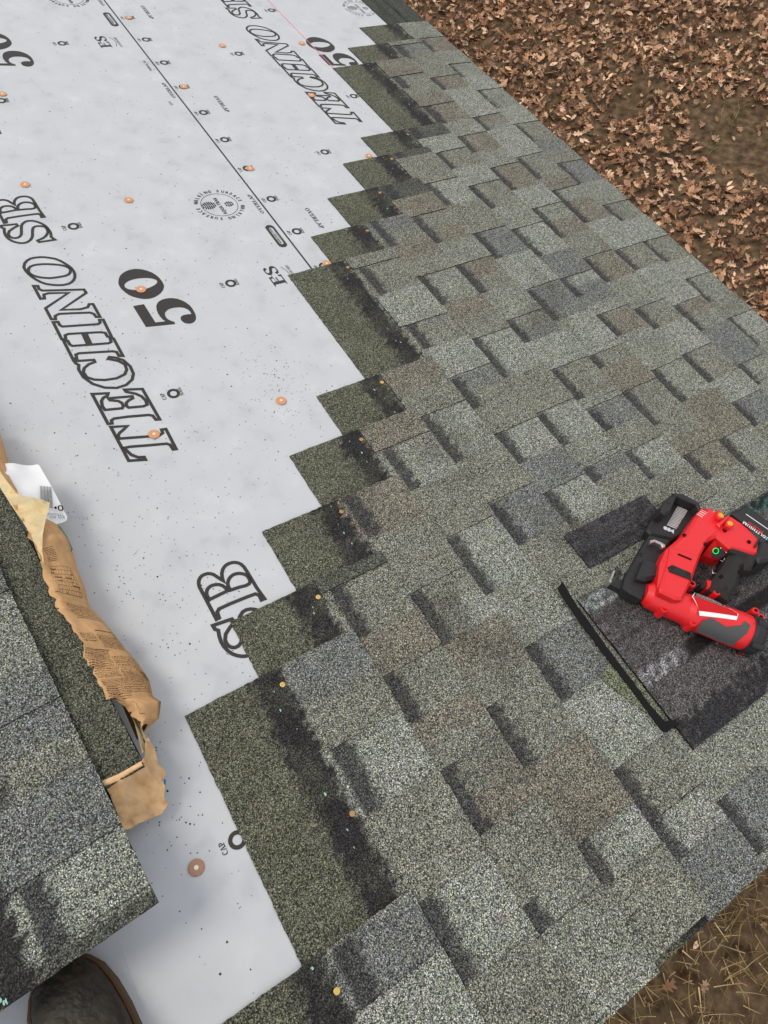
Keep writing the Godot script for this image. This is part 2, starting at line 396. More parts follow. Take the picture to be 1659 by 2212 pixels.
# a patch of granule surface from u0..u1, v0..v1 of course k; col = function of (u, v)
func patch(mb: MB, k: int, u0: float, u1: float, v0: float, v1: float, top: float, thick: float, colf: Callable, uvo: Vector2, cell: float, lift: float, ragged: float) -> void:
	var nu := maxi(2, int(ceil((u1 - u0) / cell))); var nv := maxi(2, int(ceil((v1 - v0) / cell)))
	var base := mb.v.size()
	var slope_n := Vector3(0, 1, SLOPE).normalized()
	for j in nv + 1:
		for i in nu + 1:
			var u := lerpf(u0, u1, float(i) / nu); var v := lerpf(v0, v1, float(j) / nv)
			var su := u; var sv := v
			if i == 0 or i == nu:
				su += nf.get_noise_2d(v * 900.0, u * 300.0) * ragged
			if j == 0 or j == nv:
				sv += nf.get_noise_2d(u * 900.0, v * 300.0 + 50.0) * ragged
			var h := shingle_under(k, v) + top + lift * clampf(1.0 - (v - v0) / 0.15, 0.0, 1.0)
			mb.vert(Vector3(su, h, sv), slope_n, to_vertex(colf.call(u, v)), Vector2(u, v) / 0.55 + uvo)
	for j in nv:
		for i in nu:
			var a := base + j * (nu + 1) + i
			mb.tri(a, a + 1, a + nu + 2, Vector3.UP); mb.tri(a, a + nu + 2, a + nu + 1, Vector3.UP)
	# cut edges of dark asphalt
	var dark := to_vertex(Color(0.02, 0.02, 0.02))
	for s in [[0, 1], [nu, 1], [0, 2], [nv, 2]]:
		var cnt: int = nv if s[1] == 1 else nu
		for q in cnt:
			var a: int; var b: int
			if s[1] == 1:
				a = base + q * (nu + 1) + s[0]; b = a + nu + 1
			else:
				a = base + s[0] * (nu + 1) + q; b = a + 1
			var out := Vector3(-1 if s[0] == 0 else 1, 0, 0) if s[1] == 1 else Vector3(0, 0, -1 if s[0] == 0 else 1)
			var pa := mb.v[a]; var pb := mb.v[b]
			mb.quad(pa, pb, pb - Vector3(0, thick, 0), pa - Vector3(0, thick, 0), out, dark)

func course_tiles(k: int) -> Array:
	var l := []
	for s in TILES[k - 1].split(" "):
		var p = s.substr(1).split(",")
		l.append([s[0] == "T", int(p[0]) * 1e-4, int(p[1]) * 1e-4, p[2]])
	return l

# ------------------------------------------------------------------ shingles
func lay_shingles(house: Node3D) -> void:
	for k in range(1, 15):
		var tiles := course_tiles(k)
		var far: float = UE[k - 1]
		var u0 := far
		while u0 < RAKE - 0.03:
			var u1 := minf(u0 + 1.0, RAKE)
			var v0 := k * E - HS; var v1 := k * E
			var b := (k + 1) * E - HS
			var jit := rng.randf_range(-0.0012, 0.0012)
			var lift := rng.randf() * 0.0006
			var uvo := Vector2(rng.randf(), rng.randf())
			var mb := MB.new()
			var colf := func(u: float, v: float) -> Color:
				var code := "M"; var f := 0.5; var cut := false
				for t in tiles:
					if u >= t[1] and u <= t[2] + 1e-6:
						code = t[3]; f = (u - t[1]) / (t[2] - t[1]); cut = not t[0]
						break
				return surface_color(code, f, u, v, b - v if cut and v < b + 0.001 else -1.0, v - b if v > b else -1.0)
			var need_head := u0 < far + 0.01
			patch(mb, k, u0 + (0.0006 if u0 > far else 0.0), u1 - 0.0006, v0 + jit, v1, TB, TB, colf, uvo, 0.0085 if u0 > -0.8 else 0.012, lift, 0.0016)
			var sh := put("shingle", mb, m_gran, house)
			sh.transform = rxf
			if not need_head:
				pass
			for t in tiles:
				if not t[0]:
					continue
				var a := maxf(t[1], u0); var z := minf(t[2], u1)
				if z - a < 0.012:
					continue
				var tb := MB.new()
				var code: String = t[3]; var ta: float = t[1]; var tz: float = t[2]
				var cf := func(u: float, v: float) -> Color:
					return surface_color(code, (u - ta) / (tz - ta), u, v, -1.0, v - b if v > b else -1.0)
				patch(tb, k, a + 0.0005, z - 0.0005, v0 + jit - 0.0006, b + 0.014, TB + TT, TT, cf, uvo + Vector2(0.31, 0.17), 0.0085 if u0 > -0.8 else 0.012, lift, 0.0018)
				put("tab", tb, m_gran, sh)
			u0 += 1.0

func _ready() -> void:
	# ---------------------------------------------------------------- camera, sky, sun
	rng.seed = 7
	var c := cos(PITCH); var s := sin(PITCH)
	rxf = Transform3D(Basis(Vector3(1, 0, 0), Vector3(0, c, -s), Vector3(0, s, c)), Vector3(0, EAVE_Y + 0.2 * s, 0))
	var cam := Camera3D.new()
	cam.name = "camera"
	cam.fov = 73.50
	cam.near = 0.05
	cam.far = 600.0
	cam.transform = rxf * Transform3D(Basis(Vector3(0.52138, 0.18510, -0.83300), Vector3(-0.75959, 0.54547, -0.35423), Vector3(0.38881, 0.81743, 0.42501)).orthonormalized(), Vector3(1.60075, 1.23093, 1.95109))
	add_child(cam)
	cam.current = true
	var we := WorldEnvironment.new()
	we.name = "world_environment"
	var env := Environment.new()
	env.background_mode = Environment.BG_SKY
	var sky := Sky.new()
	var sm := ProceduralSkyMaterial.new()
	sm.sky_top_color = Color(0.85, 0.865, 0.895)
	sm.sky_horizon_color = Color(0.88, 0.89, 0.90)
	sm.sky_curve = 0.2
	sm.ground_bottom_color = Color(0.30, 0.25, 0.21)
	sm.ground_horizon_color = Color(0.62, 0.62, 0.60)
	sm.sun_angle_max = 1.0
	sky.sky_material = sm
	env.sky = sky
	env.background_energy_multiplier = 1.0
	env.tonemap_mode = Environment.TONE_MAPPER_LINEAR
	env.tonemap_exposure = 1.2
	env.sdfgi_enabled = true
	env.ssao_enabled = true
	env.ssil_enabled = true
	we.environment = env
	add_child(we)
	var sun := DirectionalLight3D.new()
	sun.name = "sun"
	sun.light_energy = 0.42
	sun.light_color = Color(1.0, 0.97, 0.93)
	sun.light_angular_distance = 24.0
	sun.shadow_enabled = true
	add_child(sun)
	sun.look_at_from_position(Vector3.ZERO, Vector3(0.35, -1.0, -0.25), Vector3.RIGHT)   # high, from up the roof and a little behind the far end

	# ---------------------------------------------------------------- materials
	nz.seed = 3; nz.frequency = 0.09; nz.fractal_octaves = 3
	nf.seed = 11; nf.frequency = 0.55; nf.fractal_octaves = 2
	tone = {"L": Color(0.270, 0.284, 0.236), "P": Color(0.232, 0.240, 0.196), "M": Color(0.206, 0.208, 0.166), "B": Color(0.196, 0.180, 0.140), "S": Color(0.172, 0.178, 0.162),
		"D": Color(0.09, 0.092, 0.075), "H": Color(0.116, 0.118, 0.082), "K": Color(0.026, 0.024, 0.024), "Z": Color(0.042, 0.041, 0.042), "Y": Color(0.075, 0.068, 0.052)}
	var gt := granule_texture(1024, 21)
	m_gran = StandardMaterial3D.new()
	m_gran.albedo_texture = gt[0]
	m_gran.normal_enabled = true
	m_gran.normal_texture = gt[1]
	m_gran.normal_scale = 0.9
	m_gran.vertex_color_use_as_albedo = true
	m_gran.vertex_color_is_srgb = true
	m_gran.roughness = 0.85
	m_gran.metallic_specular = 0.4
	m_gran.cull_mode = BaseMaterial3D.CULL_DISABLED

	build_ground()
	build_house()
	build_bundle()
	build_scraps()
	build_nailer()
	build_boot()
	build_small()

# ------------------------------------------------------------------ ground and what lies on it
const MUD := [[-1.75, -3.75, 0.42], [-1.45, -3.45, 0.36], [-1.30, -3.9, 0.5], [-0.8, -3.9, 0.6], [-2.45, -3.1, 0.2]]

func mud_at(x: float, z: float) -> float:
	var m := 0.0
	for q in MUD:
		m = maxf(m, 1.0 - smoothstep(0.6, 1.15, Vector2(x - q[0], z - q[1]).length() / q[2] + nz.get_noise_2d(x * 30.0, z * 30.0) * 0.5))
	return m

func ground_h(x: float, z: float) -> float:
	var f := 1.0 - smoothstep(8.0, 14.0, Vector2(x, z).length())
	return f * (nz.get_noise_2d(x * 14.0, z * 14.0) * 0.05 + nf.get_noise_2d(x * 9.0, z * 9.0) * 0.018 - 0.03 * mud_at(x, z))

func build_ground() -> void:
	var xs := PackedFloat32Array(); var zs := PackedFloat32Array()
	for q in [-400.0, -150.0, -60.0, -30.0, -18.0, -13.0]: xs.append(q); zs.append(q)
	var w := -9.5
	while w < 6.5:
		xs.append(w); zs.append(w); w += 0.07
	for q in [8.0, 11.0, 16.0, 30.0, 60.0, 150.0, 400.0]: xs.append(q); zs.append(q)
	var mb := MB.new()
	var rows := []; var uvs := []
	for z in zs:
		if z > 4.5 and z < 7.0 and int(z * 100) % 3: continue
		var row := PackedVector3Array(); var ur := PackedVector2Array()
		for x in xs:
			row.append(Vector3(x, ground_h(x, z), z)); ur.append(Vector2(x, z) / 1.3)
		rows.append(row); uvs.append(ur)
	mb.grid(rows, false, true, null, uvs)
	var gm := mat(Color.WHITE, 0.95, 0.25)
	gm.albedo_texture = noise_tex(5, 0.012, [srgb(52, 40, 29), srgb(84, 67, 50), srgb(104, 86, 65), srgb(134, 112, 86)], 1024)
	gm.normal_enabled = true
	gm.normal_texture = noise_tex(6, 0.03, [], 1024, 6.0)
	var g := put("ground", mb, gm, self)
	g.set_meta("kind", "structure")
	# leaf shapes: lobed, curled
	var lm := mat(Color.WHITE, 0.75, 0.3)
	lm.vertex_color_use_as_albedo = true
	lm.vertex_color_is_srgb = true
	lm.backlight_enabled = true
	lm.backlight = Color(0.15, 0.11, 0.08)
	var shapes := []
	for q in 5:
		shapes.append(leaf_mesh(q, lm))
	var leaves := Node3D.new()
	leaves.name = "fallen_leaves"
	add_child(leaves)
	leaves.set_meta("kind", "stuff")
	leaves.set_meta("label", "thick brown litter of fallen oak leaves on the ground below the eave")
	leaves.set_meta("category", "leaves")
	var pal := [srgb(168, 132, 104), srgb(186, 150, 120), srgb(132, 99, 76), srgb(204, 172, 142), srgb(102, 76, 60), srgb(150, 112, 84), srgb(122, 96, 78), srgb(172, 134, 104)]
	var per := []
	for q in 5: per.append([])
	for n in 98000:
		var x := rng.randf_range(-8.0, 4.6); var z := rng.randf_range(-8.5, 3.0)
		var q := rng.randf(); var tint := rng.randf(); var lift := rng.randf(); var sc := rng.randf()
		if z > 0.2 and x < 1.75: continue
		var keep := 1.0
		if x > 1.7 and z > -0.7: keep = 0.02
		elif x > 1.5 and z > -0.9: keep = 0.25
		keep *= 1.0 - 0.985 * mud_at(x, z)
		var gap := nz.get_noise_2d(x * 22.0 + 300.0, z * 22.0)
		if gap > 0.40: keep *= 0.25
		elif gap > 0.32: keep *= 0.6
		if q > keep: continue
		var thick := clampf(keep, 0.0, 1.0)
		var b := Basis.from_euler(Vector3(rng.randfn() * 0.5, rng.randf() * TAU, rng.randfn() * 0.5))
		var size := lerpf(0.05, 0.105, sc * sc)
		b = b.scaled_local(Vector3(size, size * rng.randf_range(0.7, 1.3), size))
		var col: Color = pal[int(tint * pal.size()) % pal.size()]
		var dim := 0.92 + 0.36 * rng.randf()
		per[n % 5].append([Transform3D(b, Vector3(x, ground_h(x, z) + 0.004 + lift * 0.05 * thick, z)), Color(col.r * dim, col.g * dim, col.b * dim)])
	for q in 5:
		multi("leaf_litter", shapes[q], per[q], leaves)
	# dead grass straw on the mud beside the gable end, green tufts in the bare patch
	var blade := blade_mesh(lm)
	var straw := []
	var stc := [srgb(196, 166, 112), srgb(172, 138, 88), srgb(214, 190, 140), srgb(140, 110, 72), srgb(150, 128, 84)]
	for n in 15000:
		var x := rng.randf_range(1.4, 4.8); var z := rng.randf_range(-1.2, 3.0)
		if rng.randf() < smoothstep(-0.05, 0.35, nz.get_noise_2d(x * 45.0, z * 45.0)) * 0.7: continue
		var b := Basis.from_euler(Vector3(rng.randfn() * 0.12, rng.randf() * TAU, rng.randfn() * 0.25))
		var ln := rng.randf_range(0.04, 0.16)
		b = b.scaled_local(Vector3(rng.randf_range(0.6, 1.3), ln, ln))
		straw.append([Transform3D(b, Vector3(x, ground_h(x, z) + 0.006 + rng.randf() * 0.02, z)), stc[n % 5] * rng.randf_range(0.6, 1.05)])
	var sn := multi("dead_grass", blade, straw, self)
	sn.set_meta("kind", "stuff")
	sn.set_meta("label", "pale dead grass straw strewn over mud beside the gable edge")
	sn.set_meta("category", "grass")
	var tuft := []
	var gc := [srgb(112, 118, 62), srgb(150, 142, 84), srgb(92, 100, 56), srgb(176, 158, 104), srgb(84, 92, 50)]
	for n in 900:
		var x := rng.randf_range(-7.0, 1.5); var z := rng.randf_range(-8.0, -1.0)
		var want := 1.0 * mud_at(x, z) if rng.randf() < 0.86 else 0.0
		if nz.get_noise_2d(x * 22.0 + 300.0, z * 22.0) > 0.26: want = maxf(want, 0.35)
		if rng.randf() > want: continue
		for k in 7 + rng.randi() % 10:
			var px := x + rng.randfn() * 0.035; var pz := z + rng.randfn() * 0.035
			var b := Basis.from_euler(Vector3(-rng.randf_range(0.2, 1.3), rng.randf() * TAU, 0))
			var ln := rng.randf_range(0.03, 0.10)
			b = b.scaled_local(Vector3(0.9, ln, ln))
			tuft.append([Transform3D(b, Vector3(px, ground_h(px, pz), pz)), gc[rng.randi() % 5] * rng.randf_range(0.7, 1.1)])
	var tn := multi("grass_tufts", blade, tuft, self)
	tn.set_meta("kind", "stuff")
	tn.set_meta("label", "sparse green and yellow grass tufts in the bare mud patch")
	tn.set_meta("category", "grass")
	# single leaves one can pick out
	for n in 26:
		var x: float; var z: float
		if n < 16:
			x = 2.35 + rng.randf() * 1.6; z = -0.7 + rng.randf() * 2.3
		else:
			x = -1.9 + rng.randf() * 1.2; z = -4.1 + rng.randf() * 0.8
		var o := MeshInstance3D.new()
		o.name = numbered("fallen_leaf")
		var sh: ArrayMesh = leaf_mesh(n % 5, null)
		var fm := mat(pal[[1, 3, 7, 0, 5][n % 5]] * rng.randf_range(0.9, 1.1), 0.75, 0.3)
		sh.surface_set_material(0, fm)
		o.mesh = sh
		add_child(o, true)
		var size := rng.randf_range(0.06, 0.11)
		o.transform = Transform3D(Basis.from_euler(Vector3(rng.randfn() * 0.2, rng.randf() * TAU, rng.randfn() * 0.2)).scaled_local(Vector3(size, size, size)), Vector3(x, ground_h(x, z) + 0.012, z))
		o.set_meta("label", "single dry lobed oak leaf lying on mud and straw beside the gable edge" if n < 16 else "single dry oak leaf lying on the bare mud patch")
		o.set_meta("category", "leaf")
		o.set_meta("group", "single leaves on the mud by the gable" if n < 16 else "single leaves on the bare mud patch")

func leaf_mesh(kind: int, m: Material) -> ArrayMesh:
	var g := RandomNumberGenerator.new()
	g.seed = 100 + kind
	var mb := MB.new()
	# half outlines of a lobed oak leaf, base to tip (x across, z along), in leaf lengths
	var half := [[0.0, -0.5], [0.06, -0.36], [0.22, -0.32], [0.10, -0.2], [0.34, -0.06], [0.30, 0.02], [0.11, 0.04], [0.30, 0.26], [0.22, 0.30], [0.09, 0.26], [0.0, 0.5]]
	if kind == 3:
		half = [[0.0, -0.5], [0.10, -0.4], [0.2, -0.2], [0.24, 0.0], [0.2, 0.2], [0.1, 0.38], [0.0, 0.5]]
	var curl := g.randf_range(0.5, 1.6); var bend := g.randf_range(-0.7, 0.9); var twist := g.randf_range(-0.6, 0.6)
	var shape := func(x: float, z: float) -> Vector3:
		return Vector3(x, curl * x * x * 1.6 + bend * z * z * 0.55 + twist * x * z, z)
	for sd in [-1.0, 1.0]:
		var wid := g.randf_range(0.75, 1.15)
		for k in half.size() - 1:
			var a: Array = half[k]; var b: Array = half[k + 1]
			var p0: Vector3 = shape.call(0.0, a[1]); var p1: Vector3 = shape.call(a[0] * sd * wid, a[1]); var p2: Vector3 = shape.call(b[0] * sd * wid, b[1]); var p3: Vector3 = shape.call(0.0, b[1])
			mb.quad(p0, p1, p2, p3, Vector3.UP)
	mb.quad(shape.call(-0.012, -0.5), shape.call(0.012, -0.5), shape.call(0.008, -0.72) + Vector3(0, 0.04, 0), shape.call(-0.008, -0.72) + Vector3(0, 0.04, 0), Vector3.UP)
	return mb.mesh(m)

func blade_mesh(m: Material) -> ArrayMesh:
	var mb := MB.new()
	var rows := []
	for k in 4:
		var t := k / 3.0
		var w := 0.0028 * (1.0 - 0.75 * t)
		rows.append(PackedVector3Array([Vector3(-w, 0.28 * t * t, t), Vector3(w, 0.28 * t * t, t)]))
	mb.grid(rows, false, true)
	return mb.mesh(m)

func multi(called: String, mesh: Mesh, list: Array, parent: Node) -> MultiMeshInstance3D:
	var mm := MultiMesh.new()
	mm.transform_format = MultiMesh.TRANSFORM_3D
	mm.use_colors = true
	mm.mesh = mesh
	mm.instance_count = list.size()
	for k in list.size():
		mm.set_instance_transform(k, list[k][0])
		var cc: Color = list[k][1]
		cc.a = 1.0
		mm.set_instance_color(k, cc)
	var o := MultiMeshInstance3D.new()
	o.name = called if parent != self else numbered(called)
	o.multimesh = mm
	parent.add_child(o, true)
	return o

# ------------------------------------------------------------------ the house and its roof
func build_house() -> void:
	var house := thing("house", "single storey house with low roof half covered in grey green shingles", "house", Transform3D())
	var c := cos(PITCH); var s := sin(PITCH)
	var wood := mat(srgb(168, 138, 100), 0.9)
	var white := mat(srgb(214, 214, 210), 0.6)
	var ridge := 4.7
	# deck boards of the slope and the far slope
	var d := MB.new()
	d.box(Vector3(-9.0, -0.016, -0.19), Vector3(RAKE - 0.008, -0.0008, ridge))
	put("roof_deck", d, wood, house).transform = rxf
	var ridge_p := rxf * Vector3(0, 0, ridge)
	var d2 := MB.new()
	var run := ridge * c; var drop := ridge * s
	d2.quad(Vector3(-9, ridge_p.y, ridge_p.z), Vector3(RAKE - 0.01, ridge_p.y, ridge_p.z), Vector3(RAKE - 0.01, ridge_p.y - drop, ridge_p.z + run), Vector3(-9, ridge_p.y - drop, ridge_p.z + run), Vector3(0, 1, 0.3), Color.WHITE)
	put("far_slope", d2, mat(srgb(96, 94, 84), 0.95), house)
	# starter strip along the eave, bare at the far end
	var st := MB.new()
	var stc := func(u: float, v: float) -> Color:
		var f := nf.get_noise_2d(u * 60.0, v * 100.0)
		var cc := Color(0.062, 0.066, 0.052) * (1.0 + 0.25 * f)
		if absf(v + 0.11 + f * 0.008) < 0.006: cc = Color(0.022, 0.022, 0.022)
		if absf(v + 0.055 + f * 0.008) < 0.012: cc = cc * 0.72
		return cc
	var n := 240
	var base := 0
	for i in n + 1:
		for j in 24:
			var u := lerpf(-8.9, RAKE - 0.004, float(i) / n); var v := lerpf(-0.205, -0.004, j / 23.0)
			st.vert(Vector3(u, 0.0034, v), Vector3.UP, to_vertex(stc.call(u, v)), Vector2(u, v) / 0.55)
	for i in n:
		for j in 23:
			var a := i * 24 + j
			st.tri(a, a + 1, a + 25, Vector3.UP); st.tri(a, a + 25, a + 24, Vector3.UP)
	st.box(Vector3(-8.9, 0.0002, -0.205), Vector3(RAKE - 0.004, 0.0030, -0.004), to_vertex(Color(0.02, 0.02, 0.02)))
	put("starter_strip", st, m_gran, house).transform = rxf
	# walls, fascia, gable
	var eave := rxf * Vector3(0, -0.02, 0.12)
	var wallm := mat(srgb(198, 196, 188), 0.8)
	var w1 := MB.new()
	w1.box(Vector3(-8.7, -0.3, 0.3), Vector3(1.70, 2.44, 0.42))
	put("wall", w1, wallm, house)
	var back := ridge_p.z + run - 0.4
	var w2 := MB.new()
	w2.box(Vector3(-8.7, -0.3, back - 0.12), Vector3(1.70, 2.44, back))
	put("wall", w2, wallm, house)
	for gx in [1.58, -8.7]:
		var w3 := MB.new()
		var gp := [Vector2(0.42, -0.3), Vector2(back - 0.12, -0.3), Vector2(back - 0.12, 2.42), Vector2(ridge_p.z, ridge_p.y - 0.06), Vector2(0.42, 2.5)]
		for q in gp.size():
			var a: Vector2 = gp[q]; var b: Vector2 = gp[(q + 1) % gp.size()]
			w3.quad(Vector3(gx, a.y, a.x), Vector3(gx, b.y, b.x), Vector3(gx + 0.12, b.y, b.x), Vector3(gx + 0.12, a.y, a.x), Vector3(0, a.y + b.y - 2.4, a.x + b.x - 2.0 * ridge_p.z))
		for sx in [gx, gx + 0.12]:
			var ctr := Vector3(sx, 1.2, ridge_p.z)
			for q in gp.size():
				var a: Vector2 = gp[q]; var b: Vector2 = gp[(q + 1) % gp.size()]
				w3.quad(ctr, Vector3(sx, a.y, a.x), Vector3(sx, b.y, b.x), ctr, Vector3(1 if sx > gx else -1, 0, 0))
		put("wall", w3, wallm, house)
	var fa := MB.new()
	fa.box(Vector3(-9.0, -0.17, -0.183), Vector3(RAKE - 0.012, -0.018, -0.162))
	put("fascia_board", fa, white, house).transform = rxf
	var rk := MB.new()
	rk.box(Vector3(RAKE - 0.035, -0.17, -0.16), Vector3(RAKE - 0.012, -0.018, ridge))
	put("rake_board", rk, white, house).transform = rxf
	var de := MB.new()
	de.box(Vector3(-9.0, -0.03, -0.197), Vector3(RAKE - 0.006, -0.0165, -0.1915))
	put("drip_edge", de, mat(srgb(120, 112, 100), 0.5), house).transform = rxf
	build_underlayment(house)
	lay_shingles(house)

func build_underlayment(house: Node3D) -> void:
	var um := mat(Color.WHITE, 0.62, 0.35)
	um.albedo_texture = noise_tex(31, 0.011, [lin(0.46, 0.475, 0.49), lin(0.53, 0.545, 0.56), lin(0.545, 0.56, 0.57), lin(0.60, 0.61, 0.62)], 1024, 0.0, 6)
	um.normal_enabled = true
	um.normal_texture = noise_tex(32, 0.006, [], 1024, 5.0, 3)
	um.normal_scale = 0.5
	var sheets := []
	for q in [[-0.0105, 1.045, 0.0004, -8.95], [0.957, 2.157, 0.0016, -8.95], [2.07, 3.27, 0.0028, -8.95], [3.18, 4.38, 0.004, -8.95]]:
		var mb := MB.new()
		var rows := []; var uvs := []; var n := 220
		for j in 25:
			var row := PackedVector3Array(); var ur := PackedVector2Array()
			for i in n + 1:
				var u := lerpf(q[3], RAKE - 0.02, float(i) / n); var v: float = lerpf(q[0], q[1], j / 24.0)
				var edge := 0.0
				if j == 0 and q[0] > 0.5:
					edge = 0.0009 * clampf(nz.get_noise_2d(u * 25.0, 7.0) + 0.3, 0.0, 1.0)
				row.append(Vector3(u, q[2] + edge, v + (0.002 * nz.get_noise_2d(u * 20.0, v) if j == 0 else 0.0))); ur.append(Vector2(u, v) / 1.4)
			rows.append(row); uvs.append(ur)
		mb.grid(rows, false, true, null, uvs)
		for i in n:
			var a: Vector3 = rows[0][i]; var b: Vector3 = rows[0][i + 1]
			mb.quad(a, b, b - Vector3(0, 0.0007, 0), a - Vector3(0, 0.0007, 0), Vector3(0, 0, -1))
		var o := put("underlayment_sheet", mb, um, house)
		o.transform = rxf
		sheets.append(o)
	var ink := mat(lin(0.046, 0.041, 0.038), 0.55, 0.3)
	var inkg := mat(lin(0.20, 0.20, 0.20), 0.6, 0.3)
	var hs := [0.0010, 0.0022]
	# the big words and numbers: origin at the lower corner of the T
	for q in [[1, 0.671, 1.747], [1, 1.933, 1.733], [1, -0.591, 1.747], [0, -0.42, 0.615], [0, 0.842, 0.615], [0, -1.682, 0.615]]:
		var mb := MB.new()
		var org := Vector2(q[1], q[2])
		for k in LETTER_LOOPS:
			for l in LETTER_LOOPS[k]:
				stroke(mb, xy(l), 0.0036, org, hs[q[0]])
		for k in ["H"]:
			for l in LETTER_SOLIDS[k]:
				flat(mb, xy(l), org, hs[q[0]] + 0.00005)
		flat(mb, xy(LETTER_SOLIDS["five"][0]), org, hs[q[0]])
		ring_between(mb, xy(LETTER_SOLIDS["zero"][0]), xy(LETTER_SOLIDS["zero_hole"][0]), org, hs[q[0]])
		put("printed_lettering", mb, ink, sheets[q[0]])
	# overlap line
	var ln := MB.new()
	ln.box(Vector3(-8.9, 0.0019, 1.0645), Vector3(RAKE - 0.03, 0.0022, 1.0695))
	put("overlap_line", ln, ink, sheets[1])
	# rings between CAP and NAIL
	var ringm := MB.new()
	var words := []
	var rp := [[1, 0.223, 1.303], [1, -1.065, 1.313], [1, -0.116, 1.595], [1, 0.529, 1.588], [1, -0.751, 1.594], [1, 1.45, 1.866], [0, -0.917, 0.739], [0, -0.272, 0.739], [0, -1.224, 0.45], [0, -0.569, 0.452]]
	for k in 12:
		rp.append([1, 0.400 - k * 0.1617, 1.028])
	var lo_ring := MB.new()
	for r in rp:
		var t := ringm if r[0] == 1 else lo_ring
		var o := PackedVector2Array(); var ii := PackedVector2Array()
		for a in 28:
			var g := TAU * a / 28.0
			o.append(Vector2(cos(g), sin(g)) * 0.0145); ii.append(Vector2(cos(g), sin(g)) * 0.0078)
		ring_between(t, o, ii, Vector2(r[1], r[2]), hs[r[0]])
		label_text(sheets[r[0]], "CAP", 0.0085, Vector2(r[1] + 0.011, r[2] + 0.017), hs[r[0]], ink, true, 0.86)
		label_text(sheets[r[0]], "NAIL", 0.0085, Vector2(r[1] + 0.013, r[2] - 0.0235), hs[r[0]], ink, true, 0.86)
	put("printed_rings", ringm, ink, sheets[1]).set_meta("kind", "stuff")
	put("printed_rings", lo_ring, ink, sheets[0]).set_meta("kind", "stuff")
	for k in 4:
		label_text(sheets[1], "OVERLAP", 0.0105, Vector2(-0.028 - 0.644 * k + 0.001, 1.0745), hs[1], ink, true, 1.35)
		label_text(sheets[0], "OVERLAP", 0.0125, Vector2(-0.018 - 0.644 * k, 0.9565), 0.0010, ink, true, 1.2, true)
	for q in [0.0, -1.29]:
		var x: float = q
		# pill with county name
		var pm := MB.new()
		pill(pm, Vector2(0.0785 + x, 1.0955), 0.104, 0.027, hs[1])
		put("county_badge", pm, ink, sheets[1])
		var pw := MB.new()
		pill(pw, Vector2(0.0785 + x, 1.0955), 0.078, 0.0125, hs[1] + 0.0003)
		put("county_badge_field", pw, mat(lin(0.5, 0.52, 0.54), 0.6), sheets[1])
		var pg := MB.new()
		pg.box(Vector3(0.064 + x, hs[1] + 0.0003, 1.0868), Vector3(0.098 + x, hs[1] + 0.0005, 1.0915))
		put("county_badge_bar", pg, inkg, sheets[1])
		label_text(sheets[1], "MIAMI-DADE COUNTY", 0.0062, Vector2(0.1135 + x, 1.0925), hs[1] + 0.0005, ink, false, 0.85)
		# letter mark and report number
		label_text(sheets[1], "ES", 0.036, Vector2(0.2745 + x, 1.1475), hs[1], ink, true, 1.35)
		for sg in [[0.0, 0.9], [PI, 0.9]]:
			var am := MB.new()
			var prev := Vector2.ZERO
			for a in 13:
				var g: float = sg[0] + lerpf(-sg[1], sg[1], a / 12.0) + PI / 2.0
				var p := Vector2(0.236 + x + cos(g) * 0.040, 1.162 + sin(g) * 0.025)
				if a:
					var dd := (p - prev).orthogonal().normalized() * 0.0007
					flat(am, PackedVector2Array([prev + dd, p + dd, p - dd, prev - dd]), Vector2.ZERO, hs[1], false)
				prev = p
			put("printed_arc", am, ink, sheets[1])
		label_text(sheets[1], "ESR-1601" if q == 0.0 else "CC-ES ESR-1601", 0.0085, Vector2((0.242 if q == 0.0 else 0.274) + x, 1.1215), hs[1], inkg, false, 0.8)
	label_text(sheets[1], "Valdosta, GA", 0.0095, Vector2(-0.848, 1.0835), hs[1], inkg, false, 0.85)
	label_text(sheets[1], "3211", 0.0085, Vector2(-0.631, 1.1015), hs[1], inkg, false, 0.9)
	for q in [[1, -0.100, 1.187], [1, -1.385, 1.187], [0, -1.207, 0.046]]:
		aqua(sheets[q[0]], Vector2(q[1], q[2]), hs[q[0]], ink if q[0] == 1 else inkg)
	# pink chalk line snapped across the lower sheet
	var ck := MB.new()
	ck.box(Vector3(-8.5, 0.0006, 0.4222), Vector3(-0.765, 0.00135, 0.4246))
	ck.box(Vector3(-8.5, 0.0006, -0.0102), Vector3(-1.05, 0.0009, -0.0062))
	put("chalk_line", ck, mat(srgb(226, 128, 142), 0.9), sheets[0])

# closed outline drawn as a line of half width r; letters: x = -u, y = v
func stroke(mb: MB, poly: PackedVector2Array, r: float, org: Vector2, h: float) -> void:
	var k := poly.size(); var ia := PackedInt32Array(); var ib := PackedInt32Array()
	for a in k:
		var d0 := (poly[a] - poly[(a + k - 1) % k]).normalized(); var d1 := (poly[(a + 1) % k] - poly[a]).normalized()
		var nn := d0.orthogonal() + d1.orthogonal()
		nn = nn.normalized() if nn.length() > 0.05 else d0.orthogonal()
		var f := minf(1.0 / maxf(nn.dot(d0.orthogonal()), 0.3), 1.9)
		var p := poly[a] + nn * r * f; var q := poly[a] - nn * r * f
		ia.append(mb.vert(Vector3(org.x - p.x, h, org.y + p.y), Vector3.UP)); ib.append(mb.vert(Vector3(org.x - q.x, h, org.y + q.y), Vector3.UP))
	for a in k:
		var b := (a + 1) % k
		mb.tri(ia[a], ia[b], ib[b], Vector3.UP); mb.tri(ia[a], ib[b], ib[a], Vector3.UP)

